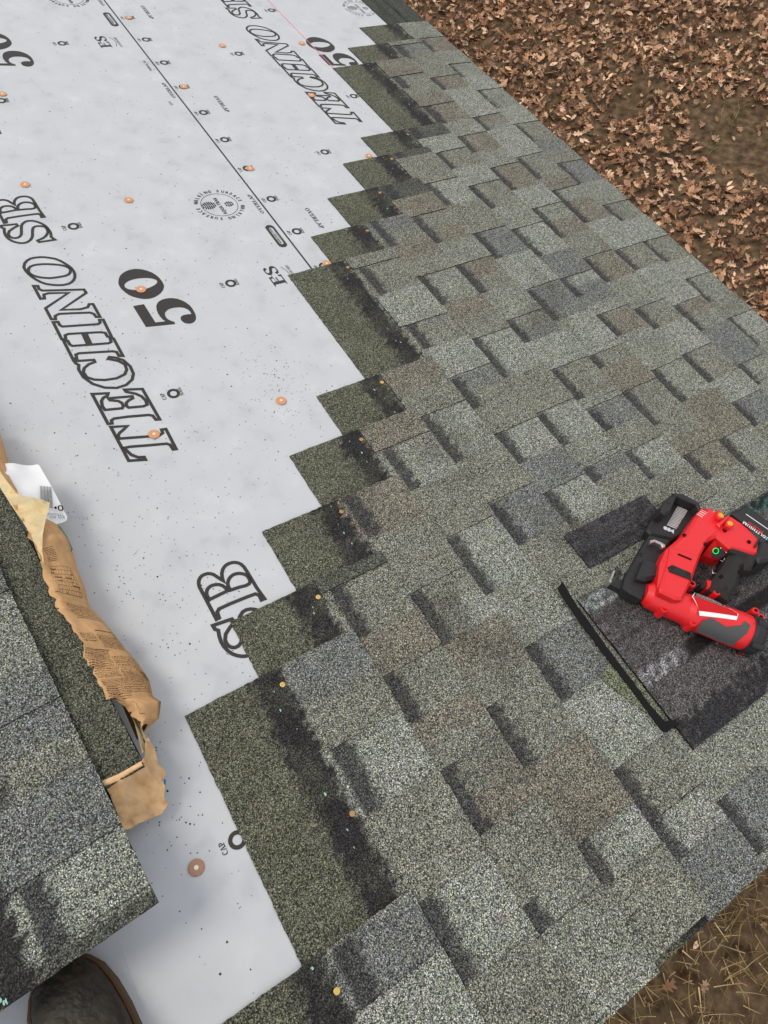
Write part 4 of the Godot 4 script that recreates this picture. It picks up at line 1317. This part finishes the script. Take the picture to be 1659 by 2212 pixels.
# ------------------------------------------------------------------ shingles lying upside down, offcuts
func build_scraps() -> void:
	var o := Vector3(1.56, 0, 0.8)
	# underside: dark dusted asphalt, sealant stripes
	var back := func(u: float, v: float) -> Color:
		var f := nf.get_noise_2d((u + o.x) * 130.0, (v + o.z) * 60.0); var b := nz.get_noise_2d((u + o.x) * 60.0, (v + o.z) * 30.0)
		var c := Color(0.088, 0.081, 0.078) * (1.0 + 0.55 * f + 0.35 * b)
		var x := u + o.x
		if absf(x - 1.412) < 0.014 + 0.003 * f:
			var t := smoothstep(0.80, 0.93, v + o.z + b * 0.08)
			c = Color(0.012, 0.016, 0.015).lerp(Color(0.27, 0.31, 0.29) * (1.0 + f), clampf(t * (0.75 + f), 0.0, 1.0))
			if f > 0.05 and b > -0.1: c = c.lerp(Color(0.10, 0.24, 0.19), 0.45)
		if absf(x - 1.592) < 0.016 + 0.003 * f:
			var t := smoothstep(0.92, 0.98, v + o.z + b * 0.06)
			c = Color(0.014, 0.011, 0.012).lerp(Color(0.24, 0.235, 0.245) * (1.0 + f), clampf(t * (0.8 + f), 0.0, 1.0))
		for st in [1.447, 1.478, 1.505]:
			if absf(x - st + 0.002 * b) < 0.0022: c = c * 0.6
		if x > 1.685 + 0.02 * b + 0.012 * f and (b + f * 0.5) > -0.12: c = Color(0.030, 0.029, 0.031)
		c.a = 1.0
		return c
	var under := thing("overturned_shingle", "shingle lying face down, dark dusty underside with sealant stripes, under the nailer", "shingle", roof_at(o.x, o.z, 0.0))
	var mb := MB.new()
	slab_tilt(mb, Vector2(1.392 - o.x, 0.06 - o.z), Vector2(1.744 - o.x, 1.062 - o.z), 0.0192, 0.0050, back, 0.008)
	put("sheet", mb, m_dust(), under)
	# dark offcut at the nose of the tool
	var sc := thing("shingle_offcut", "small dark rectangular shingle offcut lying face down beside the nailer drum", "shingle", roof_at(1.3, 0.88, 0.0))
	var sb := MB.new()
	slab_tilt(sb, Vector2(1.254 - 1.3, 0.715 - 0.88), Vector2(1.345 - 1.3, 0.982 - 0.88), 0.0192, 0.0030, func(u: float, v: float) -> Color:
		var f := nf.get_noise_2d(u * 150.0 + 50.0, v * 60.0); var b := nz.get_noise_2d(u * 90.0, v * 40.0)
		var c := Color(0.05, 0.048, 0.05) * (1.0 + 0.7 * f + 0.4 * b)
		if u > 0.014 and u < 0.03: c = c * 0.7
		c.a = 1.0
		return c, 0.007)
	put("sheet", sb, m_dust(), sc)
	# narrow black trimming with a hooked end
	var st := thing("trimmed_strip", "long narrow black asphalt trimming with hooked end beside overturned shingle", "strip", roof_at(0, 0, 0))
	var tm := MB.new()
	tm.prism(rag(xy([13529,10874,13432,10654,13984,10739,14553,10751,15132,10788,15792,10797,16466,10804,16760,10773,16847,10570,16950,10553,16934,10890,16823,10962,16324,10950,15730,10944,15126,10948,14349,10939]), 0.006, 0.0006), 0.0235, 0.0262, 0.0004)
	put("strip_piece", tm, m_tar(), st)
	var ol := thing("granule_scrap", "pointed olive granule scrap under the black trimming", "shingle", roof_at(0, 0, 0))
	var om := MB.new()
	var op := rag(xy([15314,10974,15462,11322,15975,11152,16460,10974,16743,10848,16727,10707,15958,10641,15586,10778]), 0.006, 0.0005)
	om.prism(op, 0.0190, 0.0222, 0.0003, to_vertex(Color(0.165, 0.180, 0.115)))
	for k in om.t.size():
		om.t[k] = om.t[k] / 0.55
	put("scrap_piece", om, m_gran, ol)

func m_tar() -> StandardMaterial3D:
	var m := mat(lin(0.014, 0.014, 0.014), 0.85, 0.2)
	return m

var dust_m: StandardMaterial3D
func m_dust() -> StandardMaterial3D:
	if dust_m: return dust_m
	dust_m = m_gran.duplicate()
	dust_m.normal_scale = 0.5
	return dust_m

func slab_tilt(mb: MB, lo: Vector2, hi: Vector2, h0: float, thick: float, cf: Callable, cell: float) -> void:
	slab(mb, lo, hi, h0, thick, cf, cell)
	for k in mb.v.size():
		var p := mb.v[k]
		mb.v[k] = Vector3(p.x, p.y + 0.0012 * nz.get_noise_2d(p.x * 40.0, p.z * 40.0), p.z)

# ------------------------------------------------------------------ cordless coil nailer
func build_nailer() -> void:
	var base := Vector3(1.5, 0.0, 0.8)
	var g := thing("coil_nailer", "red and black cordless coil roofing nailer lying on its side", "nail gun", roof_at(base.x, base.z))
	var red := mat(srgb(228, 26, 33), 0.42, 0.5)
	red.clearcoat_enabled = true
	red.clearcoat = 0.25
	red.clearcoat_roughness = 0.5
	var blk := mat(lin(0.021, 0.021, 0.022), 0.55, 0.45)
	var rub := mat(lin(0.030, 0.028, 0.026), 0.8, 0.35)
	var grey := mat(lin(0.085, 0.085, 0.085), 0.7, 0.4)
	var steel := mat(srgb(190, 188, 182), 0.3, 0.5, 0.85)
	var hole := mat(lin(0.03, 0.006, 0.006), 0.7, 0.3)
	var F := 0.0245   # lies on the overturned shingle
	var P := func(k: String) -> PackedVector2Array: return xy(GUN[k][1])
	var H := func(k: String) -> float: return GUN[k][0] * 1e-4
	var add := func(called: String, key: String, m: Material, lo: float, bev: float, parent: Node) -> MeshInstance3D:
		var mb := MB.new()
		mb.prism(P.call(key), lo, H.call(key), bev)
		return put(called, mb, m, parent)
	# barrel along its axis
	var ax := xyz3([-218,1192,550,1281,-4,580])
	var a: Vector3 = ax[0]; var b: Vector3 = ax[1]
	var bm := MB.new()
	bm.lathe(a, b, [[-0.16, 0.0], [-0.16, 0.020], [-0.10, 0.0285], [0.05, 0.031], [0.30, 0.033], [0.36, 0.037], [0.92, 0.0395], [1.0, 0.0385], [1.0, 0.0]], 36)
	var barrel := put("barrel", bm, red, g)
	# keel along the lower flank of the barrel
	var cap := MB.new()
	cap.lathe(a, b, [[1.0, 0.0], [1.0, 0.0405], [1.03, 0.0425], [1.10, 0.0425], [1.14, 0.038], [1.16, 0.028], [1.16, 0.0]], 32)
	var cp := put("end_cap", cap, blk, g)
	for k in 5:
		var gm := MB.new()
		var an := TAU * k / 5.0 + 0.5
		var sd := (b - a).normalized().cross(Vector3.UP).normalized(); var up := sd.cross((b - a).normalized())
		var pc := (sd * cos(an) + up * sin(an))
		var q := a + (b - a) * 1.075 + pc * 0.040
		gm.lathe(q - (b - a).normalized() * 0.012, q + (b - a).normalized() * 0.013, [[0, 0.0], [0, 0.008], [0.9, 0.008], [1, 0.0066], [1, 0.0]], 12)
		put("cap_lug", gm, blk, cp)
	var rb := MB.new()
	conform(rb, xy([642,901,706,728,993,563,1124,290,1087,175,1219,125,1306,266,1359,565,1079,801,744,1045]), a, b, 0.0402)
	put("rubber_pad", rb, grey, barrel)
	# decal round the barrel
	var dm := MB.new()
	conform(dm, xy([86,535,141,805,534,914,996,325,910,158,352,329]), a, b, 0.0400)
	var dec := put("rating_label", dm, mat(srgb(236, 232, 228), 0.4, 0.5), barrel)
	var dr := MB.new(); conform(dr, xy([152,782,146,738,755,221,896,171,942,243,445,894]), a, b, 0.0403); put("label_red_field", dr, mat(srgb(200, 26, 32), 0.45), dec)
	var dbk := MB.new(); conform(dbk, xy([106,547,141,733,749,213,358,359]), a, b, 0.0406); put("label_black_field", dbk, mat(srgb(30, 28, 30), 0.5), dec)
	var dw := MB.new(); conform(dw, xy([461,898,531,920,991,320,956,250]), a, b, 0.0406); put("label_white_bar", dw, mat(srgb(240, 238, 236), 0.45), dec)
	var bp := xy([106,547,141,733,749,213,358,359])
	var ty := MB.new()
	for r in 9:
		var f0 := 0.10 + r * 0.095
		var s0: Vector2 = bp[0].lerp(bp[1], f0); var s1: Vector2 = bp[3].lerp(bp[2], f0)
		var t := 0.06
		while t < 0.90:
			var wd := rng.randf_range(0.03, 0.09)
			var d2 := (bp[1] - bp[0]) * 0.045
			conform(ty, PackedVector2Array([s0.lerp(s1, t), s0.lerp(s1, t + wd), s0.lerp(s1, t + wd) + d2, s0.lerp(s1, t) + d2]), a, b, 0.0409)
			t += wd + 0.02
	put("label_type", ty, mat(srgb(200, 196, 190), 0.6), dec)
	# red housing
	var arm: MeshInstance3D = add.call("housing_arm", "arm", red, F + 0.004, 0.006, g)
	add.call("raised_panel", "boss", red, 0.085, 0.005, arm)
	var box: MeshInstance3D = add.call("upper_housing", "box", red, F + 0.006, 0.006, g)
	add.call("battery_tab", "redtab", red, F + 0.02, 0.004, box)
	add.call("vent_slot", "slot", mat(lin(0.02, 0.004, 0.004), 0.8), 0.1028, 0.0, arm)
	add.call("rubber_bumper", "bumper", rub, 0.1, 0.002, arm)
	add.call("striped_badge", "logo", mat(srgb(232, 226, 222), 0.45), 0.0948, 0.0, arm)
	var lg: PackedVector2Array = P.call("logo")
	for k in 3:
		var sm := MB.new()
		var f0 := 0.08 + 0.32 * k
		sm.prism(PackedVector2Array([lg[0].lerp(lg[1], f0), lg[0].lerp(lg[1], f0 + 0.2), lg[3].lerp(lg[2], f0 + 0.2), lg[3].lerp(lg[2], f0)]), 0.0956, 0.0962)
		put("badge_stripe", sm, red, arm)
	for k in ["bracket_a", "bracket_b", "bracket_c"]:
		add.call("hook_mount", k, red, 0.09, 0.002, box)
	var yel := mat(srgb(226, 170, 40), 0.5, 0.5, 0.2)
	for p in xyz3([-978,-1316,1085,-721,-1351,1085]):
		var ym := MB.new()
		ym.lathe(p - Vector3(0, 0.004, 0), p + Vector3(0, 0.0012, 0), [[0, 0.0068], [0.75, 0.0068], [1, 0.0056], [0.95, 0.003], [0.95, 0.0]], 18)
		put("brass_screw", ym, yel, box)
	for p in xyz3([-1015,-197,955,-634,-484,955,-670,-1223,955,-187,-1541,955,-1273,-1209,955,-1178,791,605,-1019,300,605,-644,997,605,-544,797,1075,-277,588,1075,234,-753,885,110,-271,885,356,-135,885,-1853,-581,885,-1945,-849,885]):
		var hm := MB.new()
		hm.lathe(p - Vector3(0, 0.002, 0), p + Vector3(0, 0.0004, 0), [[0, 0.0044], [1, 0.0044], [0.9, 0.0036], [0.2, 0.0034], [0.2, 0.0]], 16)
		put("screw_recess", hm, hole if p.x > -0.11 else blk, g)
	for p in xyz3([38,1349,700,570,992,700,-871,420,700,-90,364,750,1557,134,450,323,36,800,1354,-308,700,1216,-484,750,1056,-442,800]):
		var em := MB.new()
		em.lathe(p - Vector3(0, 0.03, 0), p, [[0, 0.0085], [0.9, 0.0085], [1, 0.0072], [1, 0.0046]], 18)
		em.lathe(p - Vector3(0, 0.008, 0), p - Vector3(0, 0.0075, 0), [[0, 0.0], [0, 0.0046], [1, 0.0046], [1, 0.0]], 12, Color(0.1, 0.1, 0.1))
		put("screw_boss", em, red, g)
	# magazine drum and its raised rim, nose
	var drum: MeshInstance3D = add.call("magazine_drum", "drum", blk, F + 0.002, 0.004, g)
	add.call("drum_block", "drum_block", blk, 0.03, 0.003, drum)
	add.call("drum_rim", "drum_rim", blk, 0.03, 0.002, drum)
	var la: PackedVector2Array = P.call("label_a")
	var lt := MB.new()
	for r in 15:
		var f0 := (r + 0.15) / 15.0
		var t := 0.0
		while t < 0.97:
			var wd := minf(rng.randf_range(0.04, 0.12), 1.0 - t)
			var p0 := la[0].lerp(la[3], f0); var p1 := la[1].lerp(la[2], f0); var dn := (la[3] - la[0]) * 0.042
			lt.prism(PackedVector2Array([p0.lerp(p1, t), p0.lerp(p1, t + wd), p0.lerp(p1, t + wd) + dn, p0.lerp(p1, t) + dn]), 0.0518, 0.0524)
			t += wd + 0.02
	put("warning_type", lt, mat(srgb(214, 212, 210), 0.6), drum)
	var sy := MB.new()
	for q in 3:
		var cc := la[3].lerp(la[2], 0.05 + q * 0.36) + (la[3] - la[0]).normalized() * 0.010
		var pp := PackedVector2Array()
		var nn := 14 if q < 2 else 3
		for k in nn: pp.append(cc + Vector2.from_angle(TAU * k / nn + 0.4) * (0.0052 if q < 2 else 0.0072))
		sy.prism(pp, 0.0518, 0.0524)
	put("warning_symbol", sy, mat(srgb(210, 216, 228), 0.6), drum)
	var neck: MeshInstance3D = add.call("nose_body", "neck", blk, F + 0.004, 0.005, g)
	add.call("nose_shroud", "shroud", blk, 0.05, 0.007, neck)
	var foot: MeshInstance3D = add.call("nose_foot", "foot", blk, F + 0.001, 0.004, g)
	add.call("contact_tip", "tip", steel, F + 0.002, 0.003, foot)
	add.call("latch_clip", "clip", steel, 0.068, 0.002, neck)
	# handle, trigger
	var hd := MB.new()
	hd.prism(P.call("handle"), F + 0.012, H.call("handle"), 0.012)
	var handle := put("handle", hd, rub, g)
	add.call("handle_collar", "collar", rub, F + 0.008, 0.006, handle)
	add.call("trigger", "trigger", red, 0.035, 0.005, g)
	add.call("trigger_lever", "lever", blk, 0.035, 0.005, g)
	var hk := xyz3([-260,-1134,500,-187,-724,550,-124,-468,600,-55,-410,620,7,-489,620,-44,-735,580,-105,-955,500])
	var hm2 := MB.new()
	var fine := []
	for k in hk.size() - 1:
		for j in 4: fine.append((hk[k] as Vector3).lerp(hk[k + 1], j / 4.0))
	fine.append(hk[hk.size() - 1])
	hm2.tube(fine, 0.0022)
	put("rafter_hook", hm2, mat(srgb(190, 190, 195), 0.15, 0.5, 1.0), g)
	# display panel on the inner face
	var sc := xyz3([-647,-989,880,-300,-1055,880,-212,-941,500,-525,-656,500])
	var pm := MB.new()
	pm.quad(sc[0], sc[1], sc[2], sc[3], Vector3(0, 1, 0))
	pm.quad(sc[3], sc[2], sc[2] - Vector3(0, 0.03, 0), sc[3] - Vector3(0, 0.03, 0), sc[3] - sc[0])
	put("inner_face", pm, red, box)
	var s2 := xyz3([-507,-929,735,-325,-1071,735,-238,-895,580,-445,-750,580])
	var upn := ((s2[1] - s2[0]) as Vector3).cross(s2[3] - s2[0]).normalized()
	if upn.y < 0: upn = -upn
	for k in 4: s2[k] = (s2[k] as Vector3) + upn * 0.005
	var pn := MB.new()
	pn.quad(s2[0], s2[1], s2[2], s2[3], upn)
	var panel := put("display_panel", pn, mat(lin(0.006, 0.006, 0.007), 0.25, 0.5), box)
	var ctr: Vector3 = s2[0] * 0.25 + s2[1] * 0.25 + s2[2] * 0.25 + s2[3] * 0.25
	var e1: Vector3 = (s2[1] - s2[0]).normalized(); var e2 := upn.cross(e1).normalized()
	if e2.dot(s2[3] - s2[0]) < 0: e2 = -e2
	var rg := []
	for k in 21: rg.append(ctr - e1 * 0.008 - e2 * 0.001 + (e1 * cos(TAU * k / 20.0) + e2 * sin(TAU * k / 20.0)) * 0.0062 + upn * 0.0016)
	var rm := MB.new(); rm.tube(rg, 0.0009, 6)
	var led := mat(srgb(30, 200, 70), 0.4)
	led.emission_enabled = true
	led.emission = srgb(20, 220, 80)
	led.emission_energy_multiplier = 0.8
	put("led_ring_light", rm, led, panel)
	var ic := MB.new()
	for q in [[0.012, -0.010, 0.004, 0.004], [0.018, -0.008, 0.003, 0.004], [0.016, 0.006, 0.0012, 0.006], [0.010, 0.014, 0.006, 0.001], [-0.002, -0.012, 0.003, 0.002]]:
		var p0: Vector3 = ctr + e1 * q[0] + e2 * q[1] + upn * 0.0014
		ic.quad(p0, p0 + e1 * q[2], p0 + e1 * q[2] + e2 * q[3], p0 + e2 * q[3], upn)
	put("panel_icons", ic, mat(srgb(225, 225, 230), 0.5), panel)
	# battery
	var bat: MeshInstance3D = add.call("battery", "battery", blk, F + 0.001, 0.006, g)
	add.call("battery_latch", "latch", blk, 0.09, 0.001, bat)
	var bl: PackedVector2Array = P.call("bat_label")
	# thin pale stripe and words on the battery face
	var stp := MB.new()
	var q0 := bl[0].lerp(bl[1], 0.5); var dir := (bl[3] - bl[1]).normalized(); var acr := dir.orthogonal()
	if acr.dot(bl[5] - bl[1]) < 0: acr = -acr
	stp.prism(PackedVector2Array([bl[1], bl[3], bl[3] + acr * 0.0022, bl[1] + acr * 0.0022]), 0.0975, 0.0984)
	put("battery_stripe", stp, mat(srgb(226, 224, 220), 0.5), bat)
	var redm := mat(srgb(214, 40, 44), 0.5); var whm := mat(srgb(232, 232, 232), 0.5)
	for q in [["XC6.0", 0.0105, 0.052, 0.018, redm], ["REDLITHIUM", 0.0085, 0.075, 0.030, whm]]:
		var t := label_text(bat, q[0], q[1], Vector2.ZERO, 0.0, q[4], false, 0.95)
		var at: Vector2 = bl[1] + dir * q[2] + acr * q[3] * 0.72
		t.transform = Transform3D(Basis(Vector3(-dir.x, 0, -dir.y), Vector3(acr.x, 0, acr.y) * 1.0, Vector3(0, 1, 0)), Vector3(at.x, 0.0985, at.y))
	var wb := MB.new()
	var w0 := bl[1] + dir * 0.070 + acr * 0.019
	wb.prism(PackedVector2Array([w0, w0 + dir * 0.035, w0 + dir * 0.035 + acr * 0.017, w0 + acr * 0.017]), 0.0975, 0.0984)
	put("battery_badge", wb, whm, bat)
	var t18 := label_text(bat, "M18", 0.014, Vector2.ZERO, 0.0, mat(srgb(30, 30, 60), 0.5), false, 1.0)
	var p18 := w0 + dir * 0.033 + acr * 0.0025
	t18.transform = Transform3D(Basis(Vector3(-dir.x, 0, -dir.y), Vector3(acr.x, 0, acr.y), Vector3(0, 1, 0)), Vector3(p18.x, 0.0990, p18.y))

# lay a flat outline (x, z) onto the cylinder of radius r round a -> b
func conform(mb: MB, poly: PackedVector2Array, a: Vector3, b: Vector3, r: float) -> void:
	var d2 := Vector2(b.x - a.x, b.z - a.z).normalized(); var o2 := Vector2(a.x, a.z); var nrm := d2.orthogonal()
	var lo := 1e9; var hi := -1e9
	for p in poly:
		var w := (p - o2).dot(nrm); lo = minf(lo, w); hi = maxf(hi, w)
	var n := maxi(1, int((hi - lo) / 0.004))
	for k in n:
		var w0 := lerpf(lo, hi, float(k) / n); var w1 := lerpf(lo, hi, float(k + 1) / n)
		var strip := PackedVector2Array([o2 + nrm * w0 - d2, o2 + nrm * w1 - d2, o2 + nrm * w1 + d2, o2 + nrm * w0 + d2])
		for piece in Geometry2D.intersect_polygons(poly, strip):
			var idx := Geometry2D.triangulate_polygon(piece)
			var base := mb.v.size()
			for p in piece:
				var w := (p - o2).dot(nrm); var t := (p - o2).dot(d2) / Vector2(b.x - a.x, b.z - a.z).length()
				var hc := lerpf(a.y, b.y, t)
				var ww := clampf(w, -r * 0.98, r * 0.98)
				var hh := sqrt(r * r - ww * ww)
				mb.vert(Vector3(p.x, hc + hh, p.y), Vector3(nrm.x * ww, hh, nrm.y * ww).normalized())
			for q in range(0, idx.size(), 3):
				mb.tri(base + idx[q], base + idx[q + 1], base + idx[q + 2], Vector3.UP)

# ------------------------------------------------------------------ the roofer's boot
func build_boot() -> void:
	# local axes: x to the toe is negative u; z across
	var xf := roof_at(1.66, 2.128) * Transform3D(Basis(Vector3.UP, deg_to_rad(7.0)), Vector3.ZERO)
	var bt := thing("work_boot", "worn dark brown leather work boot under the overhanging loose shingle", "boot", xf)
	var lea := mat(Color.WHITE, 0.55, 0.4)
	lea.albedo_texture = noise_tex(91, 0.012, [srgb(28, 25, 20), srgb(42, 36, 29), srgb(54, 47, 37), srgb(74, 61, 43)], 512)
	lea.normal_enabled = true
	lea.normal_texture = noise_tex(92, 0.03, [], 512, 4.0)
	var welt := mat(srgb(84, 70, 54), 0.75, 0.3)
	var solem := mat(srgb(72, 60, 48), 0.85, 0.3)
	# half widths and heights along the foot, toe at -0.19
	var secs := [[-0.190, 0.006, 0.030], [-0.186, 0.022, 0.042], [-0.175, 0.036, 0.052], [-0.155, 0.046, 0.060], [-0.125, 0.0515, 0.066], [-0.09, 0.0530, 0.072], [-0.05, 0.0510, 0.082], [-0.01, 0.0460, 0.098], [0.03, 0.0420, 0.118], [0.07, 0.0400, 0.128], [0.10, 0.0370, 0.122], [0.115, 0.028, 0.10], [0.12, 0.008, 0.06]]
	var rows := []; var uvs := []
	for q in secs:
		var row := PackedVector3Array(); var ur := PackedVector2Array()
		for k in 25:
			var g := PI * k / 24.0
			var cz := cos(g); var sy := sin(g)
			var px: float = q[0]
			var y: float = 0.026 + (q[2] - 0.026) * pow(sy, 0.72)
			var z: float = -signf(cz) * pow(absf(cz), 0.75) * q[1]
			var wr := nf.get_noise_2d(px * 130.0, z * 40.0) * 0.0012 * smoothstep(-0.15, -0.05, px)
			row.append(Vector3(px, y + wr, z)); ur.append(Vector2(px, z + y) * 3.0)
		rows.append(row); uvs.append(ur)
	var mb := MB.new()
	mb.grid(rows, false, false, null, uvs)
	put("upper", mb, lea, bt)
	# shaft to the calf
	var sh := []
	for k in 7:
		var t := k / 6.0
		var row := PackedVector3Array()
		for j in 25:
			var g := TAU * j / 24.0
			row.append(Vector3(0.055 + 0.02 * t + cos(g) * (0.062 - 0.004 * t), 0.085 + t * 0.17, sin(g) * (0.044 + 0.008 * t)))
		sh.append(row)
	var s2 := MB.new()
	s2.grid(sh)
	put("shaft", s2, lea, bt)
	var tr := []
	for k in 6:
		var t := k / 5.0
		var row := PackedVector3Array()
		for j in 25:
			var g := TAU * j / 24.0
			var wv := 1.0 + 0.06 * nz.get_noise_2d(j * 6.0, k * 20.0)
			row.append(Vector3(0.075 + 0.02 * t + cos(g) * (0.072 + 0.01 * t) * wv, 0.20 + t * 0.25, sin(g) * (0.066 + 0.01 * t) * wv))
		tr.append(row)
	var s3 := MB.new()
	s3.grid(tr)
	put("trouser_leg", s3, mat(srgb(58, 62, 72), 0.9), bt)
	for lay in [[1.085, 0.018, 0.030, welt, "welt"], [1.07, 0.0005, 0.0175, solem, "sole"]]:
		var poly := PackedVector2Array()
		for q in secs: poly.append(Vector2(q[0] - (0.006 if q[0] < -0.18 else 0.0) + (0.005 if q[0] > 0.11 else 0.0), q[1] * lay[0] + 0.003))
		for k in range(secs.size() - 1, -1, -1):
			var q = secs[k]
			poly.append(Vector2(q[0] - (0.006 if q[0] < -0.18 else 0.0) + (0.005 if q[0] > 0.11 else 0.0), -q[1] * lay[0] - 0.003))
		var sm := MB.new()
		sm.prism(poly, lay[1], lay[2], 0.003)
		put(lay[4], sm, lay[3], bt)
	# orange stitching round the toe
	var stp := []
	for k in 33:
		var g := lerpf(-1.0, 1.0, k / 32.0)
		var i := absf(g) * 7.0
		var i0 := mini(int(i), 6)
		var w: float = lerpf(secs[i0][1], secs[i0 + 1][1], i - i0); var x: float = lerpf(secs[i0][0], secs[i0 + 1][0], i - i0)
		stp.append(Vector3(x - 0.001, 0.0310, signf(g) * (w * 1.03)))
	var tm := MB.new()
	tm.tube(stp, 0.0012, 6)
	put("stitching", tm, mat(srgb(104, 66, 38), 0.8), bt)
